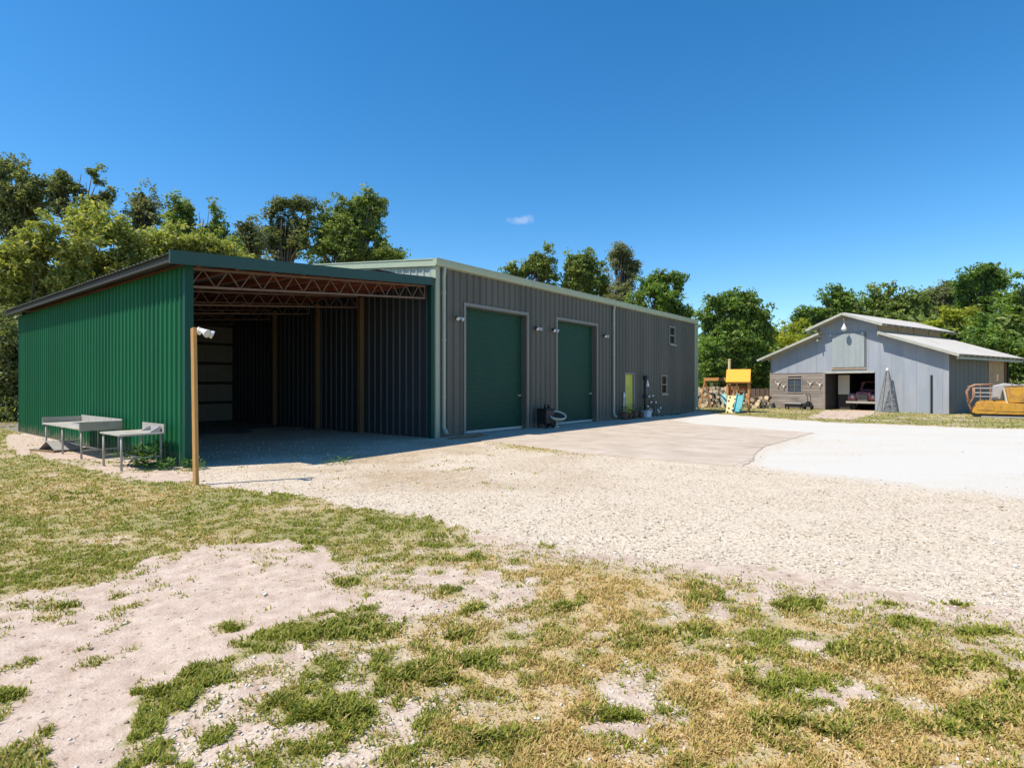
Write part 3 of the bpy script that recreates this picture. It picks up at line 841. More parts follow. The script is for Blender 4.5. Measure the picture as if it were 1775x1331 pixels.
# back wall with pale liner panels between girts
mb = MB(); mb.prism([(LX + .02, 0), (-.27, 0), (-.27, FZ(-.27) - .02), (LX + .02, FZ(LX) - .03)], 'y', 12.44, 12.5); mb.build('wall', M['dark_girt'], sh)
for i in range(5):
    mb = MB(); z = .06 + i * .82
    mb.ribbed((LX + .1, 12.43, 0), (1, 0, 0), (0, 0, 1), (0, -1, 0), 6.9, .4, .012, z, min(z + .70, 4.0))
    mb.build('liner_panel', M['liner'], sh)
mb = MB(); mb.ribbed((-.297, 12.4, 0), (0, -1, 0), (0, 0, 1), (-1, 0, 0), 12.27, .305, .03, .01, FZ(-.3) - .005); o = mb.build('wall', M['shade_wall'], sh); o['label'] = 'ribbed inner wall sheet with shade put into its dark colour'  # sheet added over the workshop wall, coloured dark to paint interior shade
# posts along the workshop wall
for y in (3.4, 5.95, 8.9):
    mb = MB(); mb.box((-.47, y - .075, 0), (-.32, y + .075, FZ(-.4) - .22)); mb.build('post', M['dark_post'], sh, bevel=.006)
for y in (.0, 3.1, 6.2, 9.3, 12.2):
    mb = MB(); mb.box((LX + .04, y - .07, 0), (LX + .18, y + .07, FZ(LX) - .2)); mb.build('post', M['dark_post'], sh)
# open web trusses across the shed
def truss(y, yskew=0.0):
    mb = MB()
    x0, x1 = LX + .12, -.55
    top = lambda x: FZ(x) - .20; bot = lambda x: FZ(x) - .55
    yy = lambda x: y + yskew * (x1 - x) / (x1 - x0)
    for f_ in (top, bot):
        for dy in (-.03, .03):
            mb.bar((x0, yy(x0) + dy, f_(x0)), (x1, yy(x1) + dy, f_(x1)), .03, .042)
    mb.bar((x1, yy(x1), bot(x1)), (x1, yy(x1), top(x1)), .03)
    n = 13; pts = []
    for i in range(n * 2 + 1):
        x = x0 + (x1 - x0) * i / (n * 2)
        pts.append((x, yy(x), top(x) if i % 2 else bot(x)))
    for a, b3 in zip(pts[:-1], pts[1:]): mb.bar(a, b3, .018)
    mb.build('truss', M['truss'], sh)
truss(.16, -.55)
for y in (3.4, 6.2, 9.0, 11.9): truss(y)
for i in range(9):
    x = -7.1 + i * .80
    y0 = yf0 + (yf1 - yf0) * (x + 7.75) / 7.3 + .06
    mb = MB(); mb.bar((x, y0, FZ(x) - .085), (x, 12.4, FZ(x) - .085), .055, .15); mb.build('purlin', M['red_purlin'], sh)
# loose flashing on the shed roof edge
fl = thing('roof_flashing', 'bent scrap of flashing lying on the shed roof edge', 'flashing')
E2 = lambda x, dz: Vector((*loc2w(x, yf0 + (yf1 - yf0) * (x + 7.75) / 7.3 + .1), FZ(x) + dz))
mb = MB()
P0, P1, P2, P3 = E2(-2.95, .06), E2(-2.55, .12), E2(-2.1, .10), E2(-1.75, .06)
dv = Vector((-.2, .25, .02))
for a, b3 in ((P0, P1), (P1, P2), (P2, P3)):
    mb.quad(a, b3, b3 + dv, a + dv); mb.quad(a - Vector((0, 0, .012)), a + dv - Vector((0, 0, .012)), b3 + dv - Vector((0, 0, .012)), b3 - Vector((0, 0, .012)))
mb.build('flashing_sheet', M['rust'], fl)

# ------------------------------------------------------------------ lamps
def twin_lamp(name, label, loc, rz, white=False, sc=1.0):
    t = thing(name, label, 'floodlight', loc, rz, None)
    a = MB(); a.lathe([(0, 0), (.06, 0), (.065, .02), (.04, .045), (0, .05)], n=14, M=Matrix.Rotation(R(90), 4, 'X')); a.build('mount', M['lamp_white'] if white else M['black'], t)
    for s in (-1, 1):
        h = MB()
        Mx = Matrix.Translation((s * .09, -.12, -.02)) @ Matrix.Rotation(R(28 * s), 4, 'Z') @ Matrix.Rotation(R(115), 4, 'X') @ Matrix.Scale(sc, 4)
        h.lathe([(0, -.09), (.03, -.088), (.04, -.05), (.045, 0), (.068, .06), (.07, .075), (.062, .075)], n=14, M=Mx)
        h.tube([(s * .02, -.03, .0), (s * .05, -.07, -.005), (s * .085, -.10, -.012)], .014, 6)
        hd = h.build('lamp_head', M['lamp_white'] if white else (M['lamp_white'] if s > 0 else M['black']), t, smooth=True)
        g = MB(); g.lathe([(0, .082), (.03, .078), (.062, .07)], n=14, M=Mx); g.build('lens', M['lamp_lens'], hd, smooth=True)
    return t
for (x, z, lb) in ((.6, 3.62, 'twin floodlight on the grey wall between the corner downspout and the nearer roller door'), (4.72, 3.62, 'twin floodlight just past the nearer roller door on the grey wall'),
                   (5.8, 3.64, 'twin floodlight just before the farther roller door on the grey wall'), (9.68, 3.68, 'twin floodlight between the farther roller door and the mid-wall downspout')):
    w = loc2w(x, -.04)
    twin_lamp('floodlight', lb, (w[0], w[1], z), ANG)['group'] = 'twin floodlights on the workshop wall'
lp = thing('timber_post', 'bare tan timber post standing in grass before the green shed corner', 'post', (-5.02, 9.03, -.03), R(-22))
mb = MB()
mb.quad(*[(sx * .031, sy * .031, -.1) for sx, sy in ((-1, -1), (1, -1), (1, 1), (-1, 1))][::-1])
for zz in ((-.1, 2.50),):
    lo = [(sx * .031, sy * .031, -.1) for sx, sy in ((-1, -1), (1, -1), (1, 1), (-1, 1))]
    hi = [(sx * .031 - .055, sy * .031, 2.51 + (.02 if sx > 0 else 0)) for sx, sy in ((-1, -1), (1, -1), (1, 1), (-1, 1))]
    for i in range(4):
        j = (i + 1) % 4
        mb.quad(lo[i], lo[j], hi[j], hi[i])
    mb.quad(*hi)
mb.build('post_shaft', M['wood_post'], lp, bevel=.004)
twin_lamp('floodlight', 'white twin floodlight screwed to the top of the tan timber post', (-4.985, 9.03, 2.44), R(100), True, .95)

# ------------------------------------------------------------------ steel tables by the green wall
def table(name, label, x0, x1, y0, y1, zt, lip, legs, loc_, splash, shelf):
    """local: x towards the wall, y along it"""
    w = loc2w(*loc_)
    t = thing(name, label, 'table', (w[0], w[1], -.04), ANG)
    mb = MB(); mb.box((x0, y0, zt - .035), (x1, y1, zt)); mb.build('tabletop', M['steel'], t, bevel=.006)
    if lip:
        mb = MB()
        mb.box((x1 - .02, y0, zt + .002), (x1, y1, zt + .16)); mb.box((x0, y0, zt - .06), (x1 - .021, y0 - .02, zt + .13)); mb.box((x0, y1, zt - .06), (x1 - .021, y1 + .02, zt + .13))
        mb.build('rim', M['grey_metal'], t)
    if splash:
        mb = MB(); mb.box((x1 - .025, y0, zt + .002), (x1, y1, zt + .15)); mb.build('splashback', M['grey_metal'], t)
    for (lx, ly) in legs:
        mb = MB(); mb.tube([(lx, ly, 0), (lx, ly, zt - .036)], .021, 8); mb.lathe([(.021, .0), (.03, .01), (.03, .05), (.022, .06)], (lx, ly, -.01), 8); mb.build('leg', M['grey_metal'], t, smooth=True)
    mb = MB()
    xs0, xs1 = min(l[0] for l in legs), max(l[0] for l in legs); ya, yb = min(l[1] for l in legs), max(l[1] for l in legs)
    for a, b3 in shelf: mb.bar(a, b3, .035, .03)
    mb.build('brace', M['grey_metal'], t)
    return t
# long sink table
table('steel_table', 'long stainless work table with raised rim standing against the green wall', -.40, .40, -1.45, 1.45, .70, True,
      [(-.34, -1.38), (-.34, .0), (-.34, 1.38), (.34, -1.38), (.34, .0), (.34, 1.38)], (-7.90, 3.85), False,
      [((-.34, -1.38, .22), (.34, -1.38, .22)), ((0, -1.38, .22), (0, 1.38, .22)), ((-.34, 1.38, .22), (.34, 1.38, .22))])
table('steel_table', 'smaller stainless table with low splashback, weeds growing under it', -.38, .38, -.55, .55, .71, False,
      [(-.33, -.49), (-.33, .49), (.33, -.49), (.33, .49)], (-7.95, .42), True,
      [((-.33, .49, .25), (.33, .49, .25)), ((0, -.49, .25), (0, .49, .25)), ((-.33, -.49, .25), (.33, -.49, .25))])
def on_local(name, label, cat, x, y, z, group=None, rz=0.0):
    w = loc2w(x, y); return thing(name, label, cat, (w[0], w[1], z), ANG + rz, group)
t = on_local('metal_tray', 'pale metal tray lying on the long stainless table', 'tray', -7.95, 3.4, .662)
mb = MB(); mb.box((-.17, -.28, 0), (.17, .28, .012)); mb.box((-.17, -.28, .013), (-.16, .28, .06)); mb.box((.16, -.28, .013), (.17, .28, .06)); mb.box((-.159, -.28, .013), (.159, -.27, .06)); mb.box((-.159, .27, .013), (.159, .28, .06))
mb.build('tray_pan', M['scrap'], t)
t = on_local('metal_bracket', 'small pale bracket lying on the smaller stainless table', 'bracket', -7.72, .2, .672)
mb = MB(); mb.box((-.08, -.24, 0), (.10, .24, .012)); mb.prism([(-.08, .012), (.10, .012), (.10, .11), (.08, .11)], 'y', -.24, -.22); mb.prism([(-.08, .012), (.10, .012), (.10, .11), (.08, .11)], 'y', .22, .24); mb.box((.085, -.219, .013), (.10, .219, .11))
mb.build('bracket_plate', M['scrap'], t)
t = on_local('sheet_metal_scrap', 'bent grey sheet metal lying on bare dirt beside the long table', 'scrap metal', -8.02, 4.75, -.02, None, R(12))
mb = MB()
mb.quad((-.45, -.45, .10), (.35, -.5, .06), (.30, .1, .30), (-.40, .15, .34)); mb.quad((-.40, .15, .34), (.30, .1, .30), (.42, .55, .08), (-.42, .6, .05)); mb.quad((-.42, .6, .05), (.42, .55, .08), (.45, .85, .12), (-.40, .9, .10))
o = mb.build('bent_sheet', M['scrap'], t); t.scale = (.75, .75, .8); md = o.modifiers.new('thick', 'SOLIDIFY'); md.thickness = .012
mb = MB(); mb.box((-.5, -.5, .0), (-.38, .95, .07)); mb.box((.3, -.5, .0), (.42, .9, .06)); mb.build('support_board', M['dark_post'], t)

# ------------------------------------------------------------------ things along the workshop wall
t = on_local('hand_cart', 'black wheeled cart with a box body standing between the roller doors', 'cart', 4.86, -.42, .012)
mb = MB(); mb.box((-.30, -.20, .16), (.22, .22, .66)); mb.build('box_body', M['black'], t, bevel=.03)
mb = MB(); mb.box((-.32, -.22, .662), (.24, .24, .71)); mb.build('lid', M['black'], t, bevel=.015)
for x in (-.12, .1):
    mb = MB(); mb.lathe([(0, .71), (.045, .71), (.04, .79), (.05, .82), (.03, .85), (0, .855)], (x, 0, 0), 10); mb.build('knob', M['black'], t, smooth=True)
for s in (-1, 1):
    mb = MB(); mb.lathe([(.05, -.04), (.19, -.045), (.215, -.02), (.215, .02), (.19, .045), (.05, .04)], n=20, M=Matrix.Translation((.24, s * .14, .215)) @ Matrix.Rotation(R(90), 4, 'X')); mb.build('wheel', M['tyre'], t, smooth=True)
for x in (-.28,):
    for y in (-.16, .18):
        mb = MB(); mb.box((x - .02, y - .02, 0), (x + .02, y + .02, .16)); mb.build('leg', M['black'], t)
t = on_local('planter', 'pale oval stone planter on a slender pedestal before the farther roller door', 'planter', 5.22, -.60, .012, None, R(-6)); t.scale = (.86, .86, .95)
mb = MB(); mb.lathe([(.10, .30), (.22, .34), (.33, .42), (.36, .50), (.345, .52), (.30, .51), (.27, .44), (.0, .43)], n=28, sx=1.35); bw = mb.build('bowl', M['pale_pot'], t, smooth=True)
mb = MB(); mb.lathe([(.15, 0), (.15, .03), (.10, .05), (.055, .10), (.045, .20), (.07, .27), (.11, .305)], n=18); mb.build('pedestal', M['pale_pot'], t, smooth=True)
mb = MB(); mb.lathe([(.31, .475), (.2, .505), (.0, .52)], n=20, sx=1.3); sl_ = mb.build('soil', M['soil'], t)
for o in (bw, sl_): o.rotation_euler = (R(24), R(-4), 0); o.location = Vector((0, 0, .38)) - o.rotation_euler.to_matrix() @ Vector((0, 0, .38))
def plant_leaves(mb, n, r, h, s, z0=0.0, rnd=random):
    for i in range(n):
        an = rnd.uniform(0, 6.28); rr = r * math.sqrt(rnd.random()); z = z0 + h * rnd.random() ** .8
        c = Vector((math.cos(an) * rr, math.sin(an) * rr, z))
        d = Vector((math.cos(an), math.sin(an), rnd.uniform(-.2, .9))).normalized() * s * rnd.uniform(.6, 1.3)
        w = d.cross(Vector((0, 0, 1))).normalized() * s * .3
        mb.quad(c, c + d * .5 + w, c + d, c + d * .5 - w)
pots = [(10.95, .19, .30, 'wide brown plant pot with dark drooping leaves beside the mid-wall downspout'), (11.42, .16, .26, 'brown plant pot with upright dark leaves left of the yellow door'),
        (11.95, .17, .34, 'brown plant pot standing on the sill of the yellow door'), (12.62, .13, .22, 'small brown plant pot right of the yellow door')]
for (x, r, h, lb) in pots:
    t = on_local('potted_plant', lb, 'plant', x, -.38, .012, 'potted plants by the yellow door')
    mb = MB(); mb.lathe([(0, 0), (r * .7, 0), (r * .85, h * .6), (r, h), (r * 1.06, h), (r * 1.06, h + .03), (r * .9, h + .03), (r * .86, h - .03), (0, h - .03)], n=16); mb.build('pot', M['terracotta'], t, smooth=True)
    mb = MB(); plant_leaves(mb, 48, r * 1.1, .30, .11, h); mb.build('leaves', L_DARK, t)
t = on_local('cooler_box', 'white cooler box standing at the foot of the wall beside the yellow door', 'cooler', 13.12, -.42, .012)
mb = MB(); mb.box((-.22, -.15, 0), (.22, .15, .27)); mb.build('body', M['white_plastic'], t, bevel=.025)
mb = MB(); mb.box((-.235, -.165, .273), (.235, .165, .33)); mb.build('lid', M['white_plastic'], t, bevel=.02)
mb = MB(); mb.tube([(-.2, -.175, .2), (-.2, -.19, .36), (0, -.19, .44), (.2, -.19, .36), (.2, -.175, .2)], .012, 6); mb.build('handle', M['lamp_white'], t)
t = on_local('iron_post', 'slim black iron post with a round knob top against the grey wall', 'post', 13.35, -.22, .0)
mb = MB(); mb.tube([(0, 0, 0), (0, 0, 1.75)], .045, 10); mb.lathe([(.045, .9), (.10, .93), (.12, 1.0), (.10, 1.07), (.045, 1.1)], n=12); mb.build('shaft', M['black'], t, smooth=True)
mb = MB(); mb.lathe([(0, 1.75), (.06, 1.76), (.11, 1.84), (.12, 1.9), (.09, 1.98), (0, 2.02)], (.05, 0, 0), 12); mb.build('knob', M['black'], t, smooth=True)
t = on_local('hanging_gourd', 'white gourd shaped ornament hanging on the grey wall near the black post', 'ornament', 13.95, -.07, 1.46)
mb = MB(); mb.lathe([(0, 0), (.055, .01), (.08, .07), (.07, .14), (.04, .22), (.025, .30), (.012, .36), (0, .37)], n=12); mb.build('gourd_body', M['bloom'], t, smooth=True)
t = on_local('flowering_bush', 'thin dark rose bush with scattered white blooms against the grey wall', 'bush', 14.0, -.32, .0)
mb = MB()
for k in range(9):
    a = random.uniform(0, 6.28); r = random.uniform(.1, .5)
    mb.tube([(0, 0, 0), (math.cos(a) * r * .5, math.sin(a) * r * .2, .4), (math.cos(a) * r, math.sin(a) * r * .3, random.uniform(.7, 1.15))], [.012, .009, .005], 5)
mb.build('stems', M['bark'], t)
mb = MB(); plant_leaves(mb, 160, .48, .9, .10, .08); o = mb.build('leaves', L_DARK, t); o.scale = (1, .5, 1)
for (x, y, z) in ((-.62, -.1, 1.0), (-.42, -.12, .72), (-.2, -.1, 1.02), (.08, -.12, .70), (.25, -.16, .33), (.45, -.12, .22), (.70, -.1, .40), (-.75, -.1, .52)):
    mb = MB(); mb.lathe([(0, -.05), (.035, -.03), (.055, .02), (.03, .05), (0, .03)], (x, y, z), 8); mb.build('bloom', M['bloom'], t, smooth=True)
t = on_local('marker_pipe', 'short white pipe standing against the wall left of the yellow door', 'pipe', 11.38, -.12, .42)
mb = MB(); mb.tube([(0, 0, -.42), (0, 0, .32), (.02, 0, .55)], .028, 8); mb.lathe([(.028, .55), (.05, .57), (.055, .68), (.03, .78), (0, .80)], (.02, 0, 0), 10); mb.build('pipe_tube', M['lamp_white'], t, smooth=True)
t = on_local('garden_hose', 'dark green garden hose lying in loose loops along the wall foot', 'hose', 15.6, -.5, .02)
mb = MB(); pp = [(-1.4 + i * .05, .16 * math.sin(i * .42) + .1 * math.sin(i * .13), .022 + .018 * (i % 7 == 0)) for i in range(70)]; mb.tube(pp, .018, 6); mb.build('hose_tube', M['hose'], t, smooth=True)
t = on_local('fallen_branch', 'pale bent branch lying on gravel by the workshop corner', 'branch', .35, -.75, .02)
mb = MB(); mb.tube([(-.75, .1, .02), (-.35, -.06, .05), (.1, -.10, .04), (.55, -.02, .05), (.85, .12, .03)], [.02, .032, .035, .03, .015], 7); mb.tube([(.1, -.10, .05), (.3, -.3, .06), (.5, -.36, .03)], [.02, .015, .008], 6); mb.build('branch_wood', M['dark_post'], t)

# ------------------------------------------------------------------ old barn
bn = thing('barn', 'weathered blue grey barn with raised centre roof, hay loft door and open bay', 'barn', (BORG[0], BORG[1], 0), BANG)
BWD, BL_ = 10.06, 9.3
lowL = lambda a: 3.17 + (a + .65) * (1.53 / 4.15)      # under side of lower roofs
lowR = lambda a: 4.52 - (a - 6.85) * (1.45 / 3.85)
upr = lambda a: 5.78 - abs(a - 4.92) * .375
def front_top(a):
    if a < 3.28: return lowL(a) - .02
    if a > 6.60: return lowR(a) - .02
    return upr(a) - .02
# front wall with the bay cut out
mb = MB()
OP = (3.62, 6.47, 0, 2.32)
brk = sorted(set([0.0, 3.279, 3.281, 4.92, 6.599, 6.601, BWD, OP[0], OP[1]] + [i * .61 for i in range(1, 17)]))
for a, b3 in zip(brk[:-1], brk[1:]):
    mid = (a + b3) / 2; e = 1e-4
    z0 = 2.32 if OP[0] < mid < OP[1] else (2.30 if mid < OP[0] else 0)
    for (y, flip) in ((0, 0), (.05, 1)):
        q = [(a, y, z0), (b3, y, z0), (b3, y, front_top(b3 - e)), (a, y, front_top(a + e))]
        mb.quad(*(q[::-1] if flip else q))
mb.quad((OP[0], 0, 2.32), (OP[0], .05, 2.32), (OP[1], .05, 2.32), (OP[1], 0, 2.32))
mb.quad((OP[1], 0, 0), (OP[1], 0, 2.32), (OP[1], .05, 2.32), (OP[1], .05, 0))
mb.build('wall', M['barn_paint'], bn)
mb = MB()
for a in [i * .61 for i in range(1, 17)] + [.02]:
    z0 = 2.33 if a < OP[1] else .0
    mb.box((a - .022, -.014, z0 + .01), (a + .022, -.001, front_top(a) - .03))
mb.build('batten', M['barn_paint'], bn)
mb = MB(); mb.box((3.0, -.035, 4.66), (6.75, -.016, 4.71)); mb.build('rail', M['barn_paint'], bn)
# weathered board infill
mb = MB(); z = 0.02
while z < 2.26:
    h = random.uniform(.14, .22); h = min(h, 2.285 - z)
    x = 0.0
    while x < 3.58:
        L = random.choice((3.6, 3.6, 1.9, 2.4)); x1 = min(x + L, 3.6)
        hole = (1.22, 2.12, 1.05, 1.95)
        segs = [(x, x1)]
        if z + h > hole[2] and z < hole[3]:
            segs = [(x, min(x1, hole[0])), (max(x, hole[1]), x1)]
        for s0, s1 in segs:
            if s1 - s0 > .05: mb.box((s0 + .003, -.03 - random.uniform(0, .012), z), (s1 - .003, .03, z + h - random.uniform(.006, .016)))
        x = x1
    z += h
mb.build('board_cladding', M['board_wood'], bn)
mb = MB(); mb.box((3.50, -.055, 0), (3.62, .06, 2.3)); mb.build('corner_board', M['board_wood'], bn)
mb = MB(); mb.box((-.06, -.04, 0), (.06, .04, 2.55)); mb.build('corner_board', M['board_wood'], bn)
mb = MB(); mb.box((3.63, -.04, 2.25), (6.46, -.002, 2.36)); mb.build('header_board', M['roof_edge'], bn)
mb = MB()
for a in ((1.14, .98, 1.22, 2.02), (2.12, .98, 2.20, 2.02), (1.221, 1.94, 2.119, 2.02), (1.221, .98, 2.119, 1.06)): mb.box((a[0], -.06, a[1]), (a[2], .0, a[3]))
wd = mb.build('window', M['board_wood'], bn)
mb = MB(); mb.box((1.21, -.01, 1.05), (2.13, .0, 1.95)); mb.build('pane', mat('dusty_window_glass', (.06, .075, .095), .25, 0, .3, 3), wd)
mb = MB(); mb.box((1.655, -.035, 1.06), (1.685, -.011, 1.94)); mb.box((1.221, -.03, 1.49), (1.654, -.012, 1.51)); mb.box((1.686, -.03, 1.49), (2.119, -.012, 1.51)); mb.build('mullion', M['frame_dark'], wd)
# loft door
mb = MB()
for i in range(8): mb.box((4.07 + i * .231, -.075 - .004 * (i % 3), 2.60), (4.07 + (i + 1) * .231 - .003, -.02, 4.62))
ld = mb.build('loft_door', M['loft'], bn); ld['label'] = 'pale grey hay loft door'
mb = MB(); mb.box((4.0, -.05, 2.48), (6.0, -.018, 2.585)); mb.build('ledge', M['ply'], ld)
mb = MB(); mb.box((5.93, -.06, 2.6), (5.99, -.016, 4.64)); mb.build('post', M['barn_side'], ld)
mb = MB(); mb.box((9.235, -.055, .0), (9.325, -.016, 2.08)); mb.build('door_track', M['black'], bn)
# side and back walls
mb = MB()
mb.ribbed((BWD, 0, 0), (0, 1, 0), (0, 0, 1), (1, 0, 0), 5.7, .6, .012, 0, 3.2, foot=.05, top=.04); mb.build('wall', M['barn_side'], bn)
mb = MB(); mb.ribbed((BWD + .02, 5.7, 0), (0, 1, 0), (0, 0, 1), (1, 0, 0), 2.6, 1.22, .01, 0, 3.2, foot=.05, top=.04); mb.build('wall', M['ply'], bn)
mb = MB(); mb.box((BWD, 8.32, 0), (BWD + .1, 8.42, 3.18)); mb.build('post', M['dark_post'], bn)
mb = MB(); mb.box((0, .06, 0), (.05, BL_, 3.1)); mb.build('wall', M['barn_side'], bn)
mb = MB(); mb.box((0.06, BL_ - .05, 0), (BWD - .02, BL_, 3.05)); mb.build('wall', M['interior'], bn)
mb = MB()
mb.box((3.22, .06, 4.40), (3.28, BL_, upr(3.25) - .05)); mb.box((6.60, .06, 4.30), (6.66, BL_ - .6, upr(6.63) - .05))
for y in (.25, 2.4, 4.6, 6.8): mb.box((6.661, y, 4.35), (6.70, y + .12, upr(6.63) - .06))
mb.build('monitor_wall', M['interior'] if False else M['ply'], bn)
# interior back drop walls of the bay
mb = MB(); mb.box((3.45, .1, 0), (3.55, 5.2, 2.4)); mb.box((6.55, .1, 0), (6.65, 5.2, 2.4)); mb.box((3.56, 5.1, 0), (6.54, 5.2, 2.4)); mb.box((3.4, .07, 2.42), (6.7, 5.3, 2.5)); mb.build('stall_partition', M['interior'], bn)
# roofs
def barn_roof(a0, z0, a1, z1, y0, y1, nm='roof'):
    mb = MB(); e = Vector((a1 - a0, 0, z1 - z0)); L = e.length; e.normalize(); n_ = Vector((-e.z, 0, e.x))
    if n_.z < 0: n_ = -n_
    mb.ribbed((a0, y0, z0), (0, 1, 0), tuple(e), tuple(n_), y1 - y0, .20, .02, 0, L, foot=.10, top=.04)
    r = mb.build(nm, M['barn_roof'], bn)
    md = r.modifiers.new('thick', 'SOLIDIFY'); md.thickness = .008; md.offset = 0
    bb = MB()
    off = Vector((0, 0, -.075))
    for yy in (y0 + .015, y1 - .015):
        bb.bar(Vector((a0, yy, z0)) + off, Vector((a1, yy, z1)) + off, .03, .13)
    for yy in np.arange(y0 + .6, y1 - .3, .8):
        bb.bar(Vector((a0, yy, z0)) + off, Vector((a1, yy, z1)) + off, .05, .12)
    bb.build('rafter', M['roof_edge'], r)
    return r
barn_roof(-.65, 3.25, 3.50, 4.78, -.62, 9.7); barn_roof(10.70, 3.15, 6.85, 4.60, -.62, 9.7)
barn_roof(2.72, 5.03, 4.92, 5.86, -.68, 9.9); barn_roof(7.12, 5.03, 4.925, 5.86, -.68, 9.9)
for (a, z) in ((3.42, 4.66), (3.40, 4.40), (6.86, 4.50), (10.62, 3.06), (2.78, 4.93)):
    mb = MB(); mb.bar((a, -.55, z - .1), (a, 9.5, z - .1), .07, .11); mb.build('purlin', M['roof_edge'], bn)
w = barn2w(4.98, -.50)
t = thing('hay_hoist_lamp', 'white bell shaped lamp hanging under the barn gable peak', 'lamp', (w[0], w[1], 4.84), BANG)
mb = MB(); mb.lathe([(0, .36), (.03, .35), (.05, .28), (.11, .16), (.155, .06), (.15, .0), (.10, -.06), (0, -.09)], n=18); mb.build('lamp_shade', M['lamp_white'], t, smooth=True)
mb = MB(); mb.tube([(0, 0, .36), (.02, 0, .5), (.0, 0, .62)], .014, 6); mb.bar((0, -.05, .62), (0, .50, .66), .05); mb.build('arm', M['grey_metal'], t)
for (a, z) in ((3.98, 4.60), (5.80, 4.60)):
    w = barn2w(a, -.06)
    t = thing('wall_bulb', 'small white bulb fitting below the barn rail, ' + ('left' if a < 5 else 'right') + ' of the hanging lamp', 'lamp', (w[0], w[1], z), BANG, 'bulb fittings on the barn front')
    mb = MB(); mb.lathe([(0, -.08), (.035, -.06), (.045, -.02), (.03, .03), (.03, .06), (0, .06)], n=10); mb.build('bulb', M['lamp_white'], t, smooth=True)
for (a, z, s, lb) in ((.55, 1.52, 1.0, 'pale forked antler trophy nailed left of the barn window'), (.95, 1.38, .8, 'smaller dark stained trophy between antlers and barn window'), (2.72, 1.55, .8, 'pale twisted ornament nailed right of the barn window'), (3.32, 1.48, .9, 'pale long ornament nailed beside the barn bay')):
    w = barn2w(a, -.07)
    t = thing('wall_trophy', lb, 'trophy', (w[0], w[1], z), BANG, 'trophies nailed on the barn boards')
    mb = MB(); mb.lathe([(0, -.2 * s), (.04 * s, -.18 * s), (.06 * s, -.02), (.09 * s, .08 * s), (.05 * s, .14 * s), (0, .15 * s)], n=8)
    mb.tube([(.03, 0, .1 * s), (.15 * s, -.03, .16 * s), (.2 * s, -.05, .3 * s)], [.03, .025, .008], 6); mb.tube([(-.03, 0, .1 * s), (-.15 * s, -.03, .16 * s), (-.2 * s, -.05, .28 * s)], [.03, .025, .008], 6)
    mb.build('skull', M['bone'], t, smooth=True)
# lattice windmill tower
w = barn2w(7.30, -.45)
t = thing('windmill_tower', 'tall narrow grey lattice garden windmill tower before the barn wall', 'tower', (w[0], w[1], 0), BANG + R(6))
for s in ((-1, -1), (1, -1), (1, 1), (-1, 1)):
    mb = MB(); mb.bar((s[0] * .40, s[1] * .40, 0), (s[0] * .05, s[1] * .05, 2.32), .042); mb.build('leg', M['windmill'], t)
mb = MB()
for k in range(6):
    z0 = .12 + k * .38; z1 = z0 + .38
    r0 = .40 - .35 * z0 / 2.32; r1 = .40 - .35 * z1 / 2.32
    for (c0, c1) in (((-1, -1), (1, -1)), ((1, -1), (1, 1)), ((1, 1), (-1, 1)), ((-1, 1), (-1, -1))):
        a = (c0[0] * r0, c0[1] * r0, z0); b3 = (c1[0] * r0, c1[1] * r0, z0)
        mb.bar(a, b3, .018)
        if z1 < 2.3:
            mb.bar(a, (c1[0] * r1, c1[1] * r1, z1), .013); mb.bar(b3, (c0[0] * r1, c0[1] * r1, z1), .013)
mb.build('lattice', M['windmill'], t)
mb = MB(); mb.lathe([(0, 2.30), (.05, 2.31), (.06, 2.36), (.075, 2.42), (.05, 2.48), (0, 2.50)], n=12); mb.build('finial', M['lamp_white'], t, smooth=True)
# faded truck in the bay
w = barn2w(5.35, 1.0)
t = thing('vintage_truck', 'faded red vintage truck parked nose out inside the open barn bay', 'truck', (w[0], w[1], 0), BANG)
mb = MB(); mb.prism([(.05, .72), (.0, 1.02), (.12, 1.12), (1.3, 1.2), (1.3, .62), (.2, .6)], 'x', -.42, .42); mb.build('hood', M['faded_red'], t, bevel=.05)
for s in (-1, 1):
    mb = MB(); mb.prism([(-.05, .62), (.0, .88), (.2, 1.02), (.75, 1.02), (1.2, .72), (1.25, .52), (.95, .52), (.85, .75), (.45, .82), (.15, .60)], 'x', min(s * .43, s * .88), max(s * .43, s * .88)); mb.build('fender', M['faded_red'], t, bevel=.04)
    mb = MB(); mb.lathe([(.12, -.09), (.28, -.1), (.36, -.07), (.37, 0), (.36, .07), (.28, .1), (.12, .09)], n=22, M=Matrix.Translation((s * .68, .55, .36)) @ Matrix.Rotation(R(90), 4, 'Y')); wh = mb.build('wheel', M['tyre'], t, smooth=True)
    mb = MB(); mb.lathe([(0, .085), (.1, .09), (.14, .07), (.14, -.07), (.1, -.09), (0, -.085)], n=16, M=Matrix.Translation((s * .68, .55, .36)) @ Matrix.Rotation(R(90), 4, 'Y')); mb.build('rim', M['grey_metal'], wh, smooth=True)
    mb = MB(); mb.lathe([(0, 0), (.10, .01), (.11, .05), (.07, .14), (0, .16)], n=16, M=Matrix.Translation((s * .60, -.08, .84)) @ Matrix.Rotation(R(-90), 4, 'X')); mb.build('headlight', M['lamp_lens'], t, smooth=True)
mb = MB()
mb.box((-.30, -.03, .42), (.30, .04, .98))
g = mb.build('grille', M['black'], t, bevel=.02)
mb = MB()
for i in range(8): mb.box((-.28, -.055, .46 + i * .063), (.28, -.031, .485 + i * .063))
mb.build('grille_bar', M['steel'], g)
mb = MB(); mb.bar((-.9, -.16, .48), (.9, -.16, .48), .06, .13); mb.build('bumper', M['grey_metal'], t, bevel=.02)
